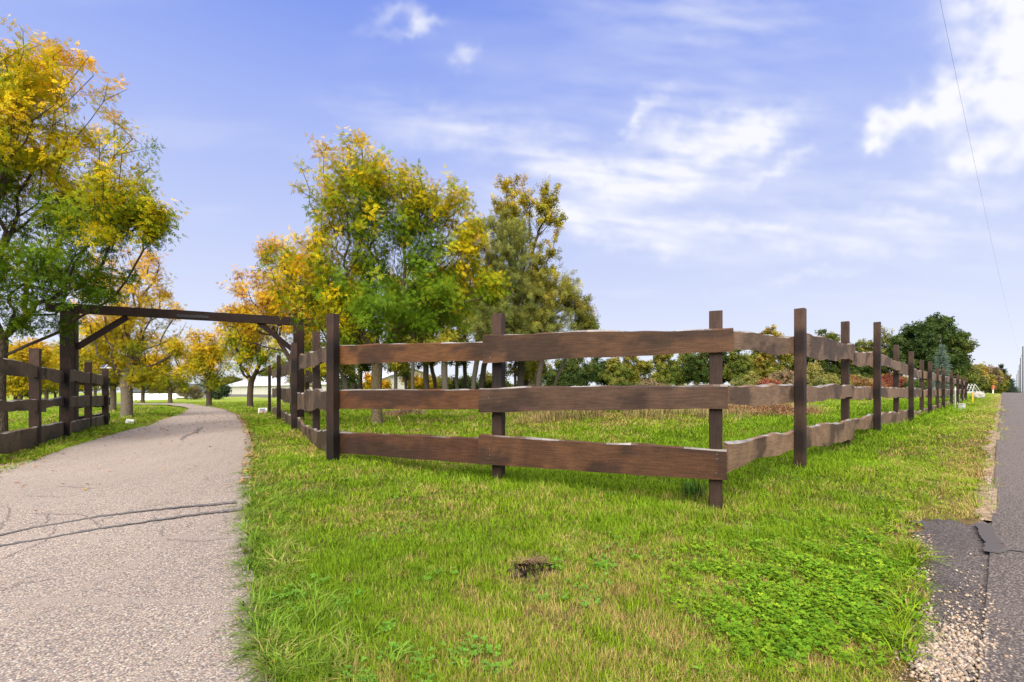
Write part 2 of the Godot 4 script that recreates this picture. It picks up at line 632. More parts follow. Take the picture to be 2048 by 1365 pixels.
func build_setting() -> void:
	# ground sheet
	var mb := Mb.new()
	for i in ROWS + 1:
		var d := row_d(i)
		var hw := half_width(d)
		for j in COLS + 1:
			var x := (2.0 * j / COLS - 1.0) * hw
			var k := i * (COLS + 1) + j
			var gx := field[k] - field[maxi(k - 1, 0)] if j > 0 else 0.0
			var nn := Vector3(-gx / (2.0 * hw / COLS), 1, 0)
			if i > 0:
				nn.z = (field[k] - field[k - COLS - 1]) / (row_d(i) - row_d(i - 1))
			var dry := dryness(x, d)
			var far := smooth(9.0, 26.0, d)
			var near := Color(0.115, 0.10, 0.04).lerp(Color(0.17, 0.12, 0.06), dry)
			var away := Color(0.20, 0.30, 0.03).lerp(Color(0.42, 0.34, 0.14), dry * 0.9)
			mb.vert(Vector3(x, field[k], -d), nn.normalized(), near.lerp(away, far) * 1.5, Vector2(x, d))
	for i in ROWS:
		for j in COLS:
			var k := i * (COLS + 1) + j
			mb.ix.append_array(PackedInt32Array([k, k + COLS + 1, k + COLS + 2, k, k + COLS + 2, k + 1]))
	struct("ground", mb, mats.soil)

	# driveway
	mb = Mb.new()
	var n := 150
	var across := 14
	var le := resample(drive_l, n)
	var re := resample(drive_r, n)
	for i in n + 1:
		for j in across + 1:
			var t := float(j) / across
			var p := le[i].lerp(re[i], t)
			if j == 0 or j == across:
				p += Vector2(nz.get_noise_2d(p.x * 5.0, p.y * 5.0), nz.get_noise_2d(p.y * 5.0, p.x * 5.0 + 9.0)) * 0.05
			var dist := p.length()
			var stain := 1.0 + 0.10 * nz.get_noise_2d(p.x * 0.5, p.y * 0.5) + 0.07 * nz.get_noise_2d(p.x * 2.0 + 20.0, p.y * 2.0)
			var edge := 1.0 - 0.12 * pow(absf(t * 2.0 - 1.0), 6)
			mb.vert(on(p.x, p.y, (0.012 if j == 0 or j == across else 0.022) + 0.0016 * dist), Vector3.UP, Color(0.59, 0.635, 0.655) * stain * edge, p)
	for i in n:
		for j in across:
			var k := i * (across + 1) + j
			mb.ix.append_array(PackedInt32Array([k, k + across + 2, k + across + 1, k, k + 1, k + across + 2]))
	fix_winding(mb)
	struct("driveway", mb, mats.drive)

	# road
	mb = Mb.new()
	n = 130
	across = 10
	for i in n + 1:
		var s := -40.0 + 360.0 * pow(float(i) / n, 1.8)
		for j in across + 1:
			var o := 7.2 * j / across
			if j == 0:
				o += 0.05 * nz.get_noise_2d(s * 3.0, 3.0)
			var p := Vector2(-0.1 + 0.719 * s + 0.695 * o, 0.695 * s - 0.719 * o)
			var base := Vector2(-0.1 + 0.719 * s, 0.695 * s)
			var tone := 1.0 + 0.10 * nz.get_noise_2d(p.x * 0.6, p.y * 0.6) + 0.14 * exp(-pow((o - 1.1) / 0.5, 2)) + 0.05 * nz.get_noise_2d(p.x * 4.0, p.y * 4.0) - 0.18 * exp(-pow(o / 0.45, 2)) * (1.0 - smooth(5.0, 6.0, s))
			mb.vert(Vector3(p.x, lerpf(ground(p.x, p.y), ground(base.x, base.y), 0.3) + 0.03 + 0.0012 * absf(s), -p.y), Vector3.UP, Color(0.97, 0.91, 0.86) * tone, p)
	for i in n:
		for j in across:
			var k := i * (across + 1) + j
			mb.ix.append_array(PackedInt32Array([k, k + across + 2, k + across + 1, k, k + 1, k + across + 2]))
	fix_winding(mb)
	struct("road", mb, mats.road)

	# sandy shoulder between turf and asphalt
	mb = Mb.new()
	n = 160
	for i in n + 1:
		var s := 5.35 + 60.0 * pow(float(i) / n, 1.7)
		for j in 4:
			var o := 0.03 - (0.14 + 0.10 * nz.get_noise_1d(s * 2.0) + 0.06 * nz.get_noise_1d(s * 9.0)) * j / 3.0
			var q := Vector2(-0.1 + 0.719 * s + 0.695 * o, 0.695 * s - 0.719 * o)
			mb.vert(on(q.x, q.y, (0.020 if j < 3 else 0.0) + 0.0008 * s), Vector3.UP, Color(0.52, 0.40, 0.29) * (1.0 + 0.3 * nz.get_noise_2d(q.x * 8.0, q.y * 8.0)), q)
	for i in n:
		for j in 3:
			var k := i * 4 + j
			mb.ix.append_array(PackedInt32Array([k, k + 5, k + 4, k, k + 1, k + 5]))
	fix_winding(mb)
	struct("road_shoulder", mb, mats.soil)

	# the old broken apron beside it
	mb = Mb.new()
	var left := [apron_poly[4], apron_poly[5], apron_poly[6], apron_poly[7], apron_poly[8], apron_poly[0]]
	n = 60
	across = 16
	for i in n + 1:
		var t := float(i) / n
		var f := t * 4.999
		var p: Vector2 = left[int(f)].lerp(left[int(f) + 1], f - int(f))
		p += Vector2(nz.get_noise_2d(t * 60.0, 3.0), nz.get_noise_2d(t * 60.0, 9.0)) * 0.15
		var s: float = ((p.x + 0.1) * 0.719 + p.y * 0.695) + 0.25
		var e := Vector2(-0.1 + 0.719 * s, 0.695 * s) + Vector2(0.695, -0.719) * 0.02
		for j in across + 1:
			var q := p.lerp(e, float(j) / across)
			q += Vector2(0.719, 0.695) * (0.20 * nz.get_noise_2d(float(j) * 0.9, 5.0) - 0.04) * smooth(0.75, 1.0, t)
			var tone := 1.0 + 0.22 * nz.get_noise_2d(q.x * 3.0, q.y * 3.0) - 0.12 * nz.get_noise_2d(q.x * 9.0, q.y * 9.0)
			mb.vert(on(q.x, q.y, 0.020 if j > 0 else 0.004), Vector3.UP, Color(0.62, 0.59, 0.575).lerp(Color(0.82, 0.77, 0.73), smooth(0.55, 1.0, float(j) / across)) * tone, q)
	for i in n:
		for j in across:
			var k := i * (across + 1) + j
			mb.ix.append_array(PackedInt32Array([k, k + across + 2, k + across + 1, k, k + 1, k + across + 2]))
	fix_winding(mb)
	struct("road_apron", mb, mats.road)


func fix_winding(mb: Mb) -> void:   # faces that look up run clockwise seen from above
	for k in range(0, mb.ix.size(), 3):
		var a := mb.v[mb.ix[k]]
		var nn := (mb.v[mb.ix[k + 2]] - a).cross(mb.v[mb.ix[k + 1]] - a)
		if nn.y < 0.0:
			var q := mb.ix[k + 1]
			mb.ix[k + 1] = mb.ix[k + 2]
			mb.ix[k + 2] = q


func ribbon(mb: Mb, pts: Array, wide: float, up: float, col: Color, rough := 0.5) -> void:
	var l := []
	var r := []
	for i in pts.size():
		var d: Vector2 = (pts[mini(i + 1, pts.size() - 1)] - pts[maxi(i - 1, 0)]).normalized()
		var s := Vector2(-d.y, d.x) * wide * (1.0 + rough * (rng.randf() - 0.5)) * 0.5
		var p: Vector2 = pts[i]
		l.append(on(p.x + s.x, p.y + s.y, up + 0.0016 * p.length()))
		r.append(on(p.x - s.x, p.y - s.y, up + 0.0016 * p.length()))
	for i in pts.size() - 1:
		mb.quad(l[i], r[i], r[i + 1], l[i + 1], Vector3.UP, col)


func wander(a: Vector2, b: Vector2, steps: int, amp: float) -> Array:
	var out := []
	var s := (b - a).orthogonal().normalized()
	for i in steps + 1:
		var t := float(i) / steps
		out.append(a.lerp(b, t) + s * amp * (rng.randf() * 2.0 - 1.0) * sin(PI * clampf(t, 0.05, 0.95)))
	return out


func build_marks() -> void:
	rng.seed = 77
	# two seams sealed with tar, then hairline cracks
	for e in [[[-40, 1090], [60, 1067], [200, 1042], [330, 1026], [420, 1017], [478, 1012]], [[-40, 1108], [60, 1093], [200, 1067], [330, 1047], [420, 1034], [492, 1026]]]:
		var mb := Mb.new()
		var pts := []
		for i in e.size() - 1:
			var a := hit(e[i][0], e[i][1])
			var b := hit(e[i + 1][0], e[i + 1][1])
			for k in 12:
				pts.append(a.lerp(b, k / 12.0) + Vector2(0, rng.randf_range(-0.012, 0.012)))
		ribbon(mb, pts, 0.036, 0.030, Color(0.10, 0.095, 0.095))
		struct("tar_seam", mb, mats.matt)
	var mb := Mb.new()
	var lines := [[[0, 1022], [18, 1026], [14, 1045], [0, 1068]], [[55, 1036], [160, 1038], [190, 1055], [205, 1068]], [[95, 1038], [92, 1055], [60, 1065]], [[107, 1066], [98, 1086], [70, 1102], [30, 1118], [0, 1130]], [[190, 1055], [240, 1036], [300, 1020], [360, 1012]],
		[[305, 1040], [306, 1052]], [[360, 1030], [358, 1046]], [[394, 1022], [400, 1034]], [[445, 1036], [452, 1054]], [[380, 1052], [372, 1066]], [[325, 1060], [322, 1082]], [[0, 1195], [40, 1180], [110, 1170]],
		[[110, 980], [180, 985], [230, 978]], [[360, 890], [372, 882], [370, 876], [392, 872], [404, 862]], [[50, 1000], [120, 1003]], [[330, 1088], [400, 1092], [460, 1084]]]
	for l in lines:
		var pts := []
		for i in l.size() - 1:
			pts.append_array(wander(hit(l[i][0], l[i][1]), hit(l[i + 1][0], l[i + 1][1]), 9, 0.02))
		ribbon(mb, pts, 0.0065, 0.031, Color(0.17, 0.145, 0.13))
	# a tarred squiggle further up
	ribbon(mb, wander(hit(360, 885), hit(404, 858), 16, 0.07), 0.05, 0.031, Color(0.15, 0.14, 0.135))
	struct("driveway_crack", mb, mats.matt)
	# fresh tar smeared over the joint of road and apron
	mb = Mb.new()
	var pts := [hit(1966, 1060), hit(1976, 1085), hit(1990, 1100), hit(1985, 1120)]
	var fine := []
	for i in 3:
		fine.append_array(wander(pts[i], pts[i + 1], 7, 0.006))
	ribbon(mb, fine, 0.085, 0.040, Color(0.075, 0.07, 0.07), 0.25)
	ribbon(mb, wander(hit(1984, 1117), hit(2060, 1116), 8, 0.02), 0.03, 0.041, Color(0.085, 0.08, 0.08))
	struct("tar_patch", mb, mats.matt)


# ------------------------------------------------------------------ grass
func tuft_mesh(blades: int, spread: float, tall: float, wide: float, lean: float, sd: int) -> ArrayMesh:
	var r := RandomNumberGenerator.new()
	r.seed = sd
	var mb := Mb.new()
	for k in blades:
		var a := r.randf() * TAU
		var p := Vector3(cos(a), 0, sin(a)) * spread * sqrt(r.randf())
		var b := r.randf() * TAU
		var out := Vector3(cos(b), 0, sin(b))
		var s := Vector3(-out.z, 0, out.x) * wide * r.randf_range(0.6, 1.2)
		var h := tall * r.randf_range(0.5, 1.15)
		var ln := lean * r.randf_range(0.2, 1.3)
		var m := p + Vector3.UP * h * 0.55 + out * h * ln * 0.35
		var tip := p + Vector3.UP * h * (1.0 - 0.35 * ln * ln) + out * h * ln
		var col := Color.WHITE * r.randf_range(0.70, 1.25)
		if blades > 40 and r.randf() < 0.13:
			col = col * Color(1.5, 1.05, 2.2)
		var nn := (out * -0.6 + Vector3.UP * 0.7).normalized()
		var i0 := mb.vert(p - s, nn, col * 0.9)
		mb.vert(p + s, nn, col * 0.9)
		mb.vert(m - s * 0.8, nn, col)
		mb.vert(m + s * 0.8, nn, col)
		mb.vert(tip, nn, col * 1.05)
		for f in [[0, 1, 3], [0, 3, 2], [2, 3, 4]]:
			var n2 := (mb.v[i0 + f[2]] - mb.v[i0 + f[0]]).cross(mb.v[i0 + f[1]] - mb.v[i0 + f[0]])
			if n2.dot(nn) > 0.0:
				mb.ix.append_array(PackedInt32Array([i0 + f[0], i0 + f[1], i0 + f[2]]))
			else:
				mb.ix.append_array(PackedInt32Array([i0 + f[0], i0 + f[2], i0 + f[1]]))
	return mb.mesh()


func clover_mesh(sd: int) -> ArrayMesh:
	var r := RandomNumberGenerator.new()
	r.seed = sd
	var mb := Mb.new()
	for k in 7:
		var c := Vector3(r.randf_range(-0.04, 0.04), r.randf_range(0.025, 0.065), r.randf_range(-0.04, 0.04))
		var b := Basis.from_euler(Vector3(r.randf_range(-0.5, 0.5), r.randf() * TAU, r.randf_range(-0.5, 0.5)))
		var s := r.randf_range(0.0062, 0.0105)
		var col := Color.WHITE * r.randf_range(0.75, 1.25)
		for q in 3:
			var a := q * TAU / 3.0
			var d := Vector3(cos(a), 0.1, sin(a))
			var w := Vector3(-sin(a), 0, cos(a))
			var ring := [c, c + b * ((d * 0.7 + w * 0.75) * s), c + b * ((d * 1.7 + w * 0.62) * s), c + b * (d * 1.6 * s), c + b * ((d * 1.7 - w * 0.62) * s), c + b * ((d * 0.7 - w * 0.75) * s)]
			for f in 4:
				mb.tri(ring[0], ring[f + 1], ring[f + 2], col, b.y)
	return mb.mesh()


func tuft_at(x: float, d: float, sx: float, sy: float, lean := 0.1) -> Transform3D:
	var b := Basis(Vector3.UP, rng.randf() * TAU).scaled(Vector3(sx, sy, sx))
	b = Basis(Vector3(rng.randf() - 0.5, 0, rng.randf() - 0.5).normalized(), lean * rng.randf()) * b
	return Transform3D(b, on(x, d, -0.005))


func build_grass() -> void:
	rng.seed = 11
	var kinds := [tuft_mesh(56, 0.12, 0.055, 0.0017, 1.2, 1), tuft_mesh(52, 0.12, 0.066, 0.0016, 0.85, 2), tuft_mesh(52, 0.12, 0.048, 0.0019, 1.6, 3)]
	var xf := [[], [], []]
	var co := [[], [], []]
	var front := Vector2(-0.378, -0.926)
	for i in 46000:
		var d := 1.15 * pow(48.0 / 1.15, rng.randf())
		var x := d * rng.randf_range(-1.3, 1.3)
		var reach := 0.075 * clampf(d / 4.0, 0.62, 4.5)
		if paved(x - reach, d) or paved(x + reach, d):
			continue
		var dry := dryness(x, d)
		var r := rng.randf()
		if d < 9.0 and rng.randf() < dry * 0.3:
			continue
		if Vector2((x - burrow_at.x) / 0.12, (d - burrow_at.y) / 0.07).length() < 1.0:
			continue
		var k := rng.randi() % 3
		var s := clampf(d / 4.0, 0.62, 4.5)
		var tall := 0.9 + 0.5 * nz.get_noise_2d(x * 1.7 + 9.0, d * 1.7)
		var inside := road_off(x, d) < -2.6 and d > 4.3 + (1.86 - x) * 0.41 and x > -2.3 - 0.56 * (d - 6.0)
		if inside:
			tall *= 1.25
		elif road_off(x, d) > -3.2 and road_off(x, d) < -1.3 and d > 4.0:
			tall *= 1.5
		elif road_off(x, d) > -0.9:
			tall *= 0.75
		xf[k].append(tuft_at(x, d, s, tall * (1.0 + 0.12 * (s - 0.8)), 0.35))
		var c := turf(dry, r, rng.randf())
		co[k].append(c * rng.randf_range(0.8, 1.2))
	for k in 3:
		scatter("lawn_grass", kinds[k], mats.grass, xf[k], co[k], self)

	# coarse clumps that sprawl over the edges of the driveway and apron, and long grass at the feet of posts
	var coarse := tuft_mesh(26, 0.05, 0.17, 0.0034, 1.25, 5)
	var cx := []
	var cc := []
	for i in 520:
		var t := 0.35 + 0.65 * pow(rng.randf(), 0.8)
		var k := t * (drive_r.size() - 5)
		var a := drive_r[int(k)].lerp(drive_r[mini(int(k) + 1, drive_r.size() - 1)], k - int(k))
		if a.y > 9.0:
			continue
		var off := rng.randf() * rng.randf() * 0.55 - 0.03
		var x := a.x + off
		cx.append(tuft_at(x, a.y, rng.randf_range(0.55, 0.95), rng.randf_range(0.25, 0.5), 0.5))
		cc.append(turf(0.25, rng.randf(), rng.randf()).lerp(Color(0.12, 0.22, 0.04), 0.5) * rng.randf_range(0.8, 1.2))
	for i in 110:
		var e := int(rng.randf() * 4.0) + 4
		var a := apron_poly[e].lerp(apron_poly[mini(e + 1, apron_poly.size() - 1)], rng.randf())
		cx.append(tuft_at(a.x - rng.randf() * 0.12, a.y, rng.randf_range(0.5, 0.9), rng.randf_range(0.3, 0.6), 0.5))
		cc.append(turf(0.35, rng.randf(), rng.randf()) * rng.randf_range(0.75, 1.1))
	for i in 300:    # left verge
		var k := 4 + pow(rng.randf(), 0.5) * 11.0
		var a := drive_l[int(k)].lerp(drive_l[int(k) + 1], k - int(k))
		cx.append(tuft_at(a.x - rng.randf() * 0.4 + 0.03, a.y, rng.randf_range(0.7, 1.2), rng.randf_range(0.35, 0.6), 0.5))
		cc.append(turf(0.35, rng.randf(), rng.randf()))
	for i in 900:    # random longer tufts on the lawn and in the field
		var d := 1.6 * pow(12.0, rng.randf())
		var x := d * rng.randf_range(-1.2, 1.2)
		if paved(x, d):
			continue
		var near := smooth(2.2, 4.5, d)
		cx.append(tuft_at(x, d, rng.randf_range(0.4, 0.6 + 0.5 * near), rng.randf_range(0.25, 0.42 + 0.33 * near), 0.4))
		cc.append(turf(dryness(x, d) * 0.5 * near, rng.randf(), rng.randf()))
	scatter("coarse_grass", coarse, mats.grass, cx, cc, self)

	# clover
	cx = []
	cc = []
	var cl := clover_mesh(9)
	for i in 3300:
		var px := 1640.0 + 250.0 * (rng.randf() + rng.randf() + rng.randf() - 1.5) * 0.95
		var py := 1190.0 + 105.0 * (rng.randf() + rng.randf() + rng.randf() - 1.5) * 1.15
		var q := F * EYE / (py - HORIZON)
		var x := side(px, q)
		if paved(x, q):
			continue
		if nz.get_noise_2d(x * 6.0, q * 6.0) < -0.12:
			continue
		var s := rng.randf_range(0.65, 1.15)
		cx.append(Transform3D(Basis(Vector3.UP, rng.randf() * TAU).scaled(Vector3(s, rng.randf_range(0.6, 1.15), s)), on(x, q)))
		cc.append(Color(0.10, 0.225, 0.014).lerp(Color(0.25, 0.34, 0.02), rng.randf() * rng.randf()) * rng.randf_range(0.85, 1.2))
	for i in 500:
		var d := 1.7 * pow(4.0, rng.randf())
		var x := d * rng.randf_range(-0.5, 1.0)
		if paved(x, d) or nz.get_noise_2d(x * 2.0 + 70.0, d * 2.0) < 0.12:
			continue
		cx.append(Transform3D(Basis(Vector3.UP, rng.randf() * TAU), on(x, d)))
		cc.append(Color(0.11, 0.25, 0.03))
	scatter("clover_patch", cl, mats.grass, cx, cc, self)

	# dead weeds over the mound in the field
	var weed := tuft_mesh(14, 0.10, 0.34, 0.0035, 0.45, 15)
	cx = []
	cc = []
	for i in 9000:
		var d := 11.0 + 8.0 * rng.randf()
		var x := side(990.0 + 640.0 * rng.randf(), d)
		var k := dryness(x, d)
		if rng.randf() > k * 1.1 - 0.1 or nz.get_noise_2d(x * 1.3 + 30.0, d * 1.3) < -0.08:
			continue
		cx.append(tuft_at(x, d, rng.randf_range(0.8, 1.7), rng.randf_range(0.4, 1.25), 0.3))
		cc.append(Color(0.33, 0.24, 0.12).lerp(Color(0.22, 0.12, 0.08), pow(rng.randf(), 1.5)).lerp(Color(0.22, 0.28, 0.06), rng.randf() * 0.55))
	for i in 1700:     # rough unmown fringe before the far trees
		var d := 44.0 + 11.0 * rng.randf()
		var x := side(660.0 + 1150.0 * rng.randf(), d)
		cx.append(tuft_at(x, d, rng.randf_range(2.5, 4.5), rng.randf_range(1.0, 2.6), 0.2))
		cc.append(Color(0.34, 0.30, 0.11).lerp(Color(0.16, 0.22, 0.04), rng.randf()))
	scatter("dry_weeds", weed, mats.grass, cx, cc, self)


func pebble_mesh(sd: int) -> ArrayMesh:
	var r := RandomNumberGenerator.new()
	r.seed = sd
	var sp := SphereMesh.new()
	sp.radial_segments = 6
	sp.rings = 3
	sp.radius = 0.5
	sp.height = 0.75
	var a := sp.get_mesh_arrays()
	var v: PackedVector3Array = a[Mesh.ARRAY_VERTEX]
	var st := SurfaceTool.new()
	st.begin(Mesh.PRIMITIVE_TRIANGLES)
	var ix: PackedInt32Array = a[Mesh.ARRAY_INDEX]
	for k in ix:
		var p := v[k]
		st.set_color(Color.WHITE)
		st.add_vertex(p * (1.0 + 0.35 * nz.get_noise_3d(p.x * 30.0 + sd * 9.0, p.y * 30.0, p.z * 30.0)))
	st.generate_normals()
	return st.commit()


func leaf_litter_mesh() -> ArrayMesh:   # one curled fallen leaf
	var mb := Mb.new()
	var l := 0.5
	var rows := []
	for i in 6:
		var t := i / 5.0
		var w := 0.24 * sin(PI * clampf(t * 0.93 + 0.05, 0, 1)) * (1.0 + 0.12 * (i % 2))
		var y := 0.16 * pow(t - 0.35, 2) * 2.0
		rows.append([Vector3(-w, y + w * 0.5, (t - 0.5) * l * 2.0), Vector3(0, y, (t - 0.5) * l * 2.0), Vector3(w, y + w * 0.35, (t - 0.5) * l * 2.0)])
	for i in 5:
		for s in 2:
			mb.quad(rows[i][s], rows[i][s + 1], rows[i + 1][s + 1], rows[i + 1][s], Vector3.UP, Color.WHITE * (1.0 if s else 0.85))
	mb.sweep([Vector3(0, 0.03, -0.5), Vector3(0.03, 0.10, -0.72)], [0.012, 0.008], 3, Color(0.6, 0.5, 0.4))
	return mb.mesh()


func build_litter() -> void:
	rng.seed = 23
	# loose stones where the apron has crumbled
	var xf := []
	var co := []
	var cols := [Color(0.36, 0.28, 0.20), Color(0.42, 0.34, 0.26), Color(0.32, 0.23, 0.16), Color(0.22, 0.18, 0.15), Color(0.44, 0.38, 0.31), Color(0.10, 0.09, 0.09)]
	for i in 4600:
		var px: float
		var py: float
		var r := rng.randf()
		if r < 0.62:
			px = 1900.0 + 62.0 * rng.randfn() * 0.62
			py = 1325.0 + 40.0 * rng.randfn()
		elif r < 0.70:
			px = 1950.0 + 30.0 * rng.randfn()
			py = 1090.0 + 230.0 * sqrt(rng.randf())
		elif r < 0.9:
			px = 1848.0 + 26.0 * (rng.randf() + rng.randf() - 1.0)
			py = 1085.0 + 270.0 * rng.randf()
		else:
			py = 1000.0 + 60.0 * rng.randf() * rng.randf()
			px = 1983.0 + 8.0 * (rng.randf() - 0.5)
		var d := F * EYE / (py - HORIZON)
		var x := side(px, d)
		var s := 0.005 + 0.012 * pow(rng.randf(), 2.2)
		xf.append(Transform3D(Basis.from_euler(Vector3(rng.randf() * 0.6, rng.randf() * TAU, rng.randf() * 0.6)).scaled(Vector3.ONE * s), on(x, d, 0.022 + s * 0.2 + (0.012 if road_off(x, d) > 0.0 else 0.0))))
		co.append(cols[rng.randi() % 6] * rng.randf_range(0.75, 1.0))
	for i in 420:   # sandy shoulder further along the road
		var s := 7.0 + 30.0 * pow(rng.randf(), 1.6)
		var o := -0.02 - 0.10 * rng.randf() * rng.randf()
		var p := Vector2(-0.1 + 0.719 * s + 0.695 * o, 0.695 * s - 0.719 * o)
		xf.append(Transform3D(Basis.from_euler(Vector3(0, rng.randf() * TAU, 0)).scaled(Vector3.ONE * rng.randf_range(0.010, 0.024)), on(p.x, p.y, 0.03)))
		co.append(cols[rng.randi() % 5] * 0.95)
	scatter("gravel", pebble_mesh(3), mats.matt, xf, co, self)

	# fallen leaves too many and small to tell apart
	var leaf := leaf_litter_mesh()
	var tones := [Color(0.24, 0.10, 0.035), Color(0.36, 0.19, 0.05), Color(0.14, 0.07, 0.035), Color(0.5, 0.31, 0.09), Color(0.3, 0.15, 0.06)]
	xf = []
	co = []
	for i in 1500:
		var d := 4.6 * pow(7.0, rng.randf())
		var k := -1
		for q in range(4, drive_r.size() - 1):
			if drive_r[q].y >= d and drive_r[q + 1].y < d:
				k = q
		if k < 0:
			continue
		var rx := lerpf(drive_r[k + 1].x, drive_r[k].x, (d - drive_r[k + 1].y) / (drive_r[k].y - drive_r[k + 1].y))
		var w := 3.3
		var u := rng.randf()
		var x := rx - w * u
		if rng.randf() < 0.35:
			x = rx + rng.randf_range(-0.12, 0.06)
		elif rng.randf() < 0.3:
			x = rx - w - 0.3 + rng.randf_range(-0.2, 0.3)
		elif d < 10.0 and rng.randf() < 0.80:
			continue
		var s := rng.randf_range(0.03, 0.06) * (1.0 if d < 12.0 else 1.25)
		xf.append(Transform3D(Basis.from_euler(Vector3(rng.randf_range(-0.3, 0.3), rng.randf() * TAU, rng.randf_range(-0.4, 0.4))).scaled(Vector3.ONE * s), on(x, d, 0.034 + 0.0016 * d)))
		co.append(tones[rng.randi() % 5] * rng.randf_range(0.8, 1.3))
	for i in 500:    # and a scatter of yellow ones in the lawn
		var d := 5.0 * pow(5.0, rng.randf())
		var x := d * rng.randf_range(-1.1, -0.2)
		if paved(x, d):
			continue
		xf.append(Transform3D(Basis.from_euler(Vector3(rng.randf_range(-0.5, 0.5), rng.randf() * TAU, rng.randf_range(-0.5, 0.5))).scaled(Vector3.ONE * rng.randf_range(0.03, 0.05)), on(x, d, 0.06)))
		co.append(Color(0.55, 0.42, 0.10) * rng.randf_range(0.6, 1.1))
	scatter("leaf_litter", leaf, mats.leaf, xf, co, self)

	# the leaves one can point at
	for e in [[549, 1340, 0.040, 2.2, Color(0.36, 0.12, 0.04), "large curled rust-brown leaf at the bottom end of the driveway's grass edge"], [71, 1030, 0.034, 0.6, Color(0.30, 0.10, 0.03), "dark red-brown leaf on the driveway just above the tar seams at left"], [58, 967, 0.045, 1.9, Color(0.52, 0.33, 0.10), "pale orange leaf on the driveway near its left edge"],
		[416, 1031, 0.025, 1.1, Color(0.28, 0.11, 0.05), "small brown leaf lying between the two tar seams"], [317, 1015, 0.022, 2.8, Color(0.55, 0.38, 0.14), "tiny yellow leaf just above the upper tar seam"], [415, 966, 0.035, 0.2, Color(0.20, 0.08, 0.04), "dark curled leaf on the driveway near its right edge, below a flat brown one"],
		[378, 944, 0.04, 1.5, Color(0.28, 0.14, 0.06), "flat brown leaf in the middle of the driveway's right half"], [304, 936, 0.032, 2.2, Color(0.15, 0.07, 0.04), "nearly black leaf in the middle of the driveway"], [457, 930, 0.036, 0.9, Color(0.30, 0.11, 0.05), "rusty leaf on the driveway beside the right edge, upper one"], [83, 951, 0.05, 1.4, Color(0.36, 0.20, 0.10), "long tan leaf on the driveway by the left verge"],
		[497, 1110, 0.032, 1.7, Color(0.34, 0.15, 0.07), "reddish tan leaf tucked into the grass edge of the driveway"], [497, 1075, 0.032, 0.4, Color(0.42, 0.22, 0.08), "orange-brown leaf half under grass blades at the driveway edge"]]:
		var p := hit(e[0], e[1])
		var mi := part("fallen_leaf", leaf, tinted(e[4]), self)
		mi.transform = Transform3D(Basis.from_euler(Vector3(0.1, e[3], 0.15)).scaled(Vector3.ONE * float(e[2])), on(p.x, p.y, 0.032))
		tag(mi, e[5], "leaf", "single fallen leaves")


func tinted(c: Color) -> StandardMaterial3D:
	var m: StandardMaterial3D = mats.leaf.duplicate()
	m.albedo_color = c.linear_to_srgb()
	return m


# ------------------------------------------------------------------ timber
func stain(col: Color, a: float, b: float) -> Color:
	# lap marks across the board and blotches of darker stain
	var lap := sin(floorf(a * 2.3 + 0.6 * sin(a * 3.0)) * 12.9898) * 43.7
	var k := 0.86 + 0.12 * nz.get_noise_2d(a * 2.6, b * 6.0 + 11.0) + 0.07 * nz.get_noise_1d(a * 9.0 + 100.0) + 0.30 * (lap - floorf(lap) - 0.5)
	var dark := smooth(0.13, 0.21, nz.get_noise_2d(a * 1.1 + 33.0, b * 3.0 + lap * 0.03))
	return (col * k).lerp(Color(0.048, 0.028, 0.021), dark * 0.66)


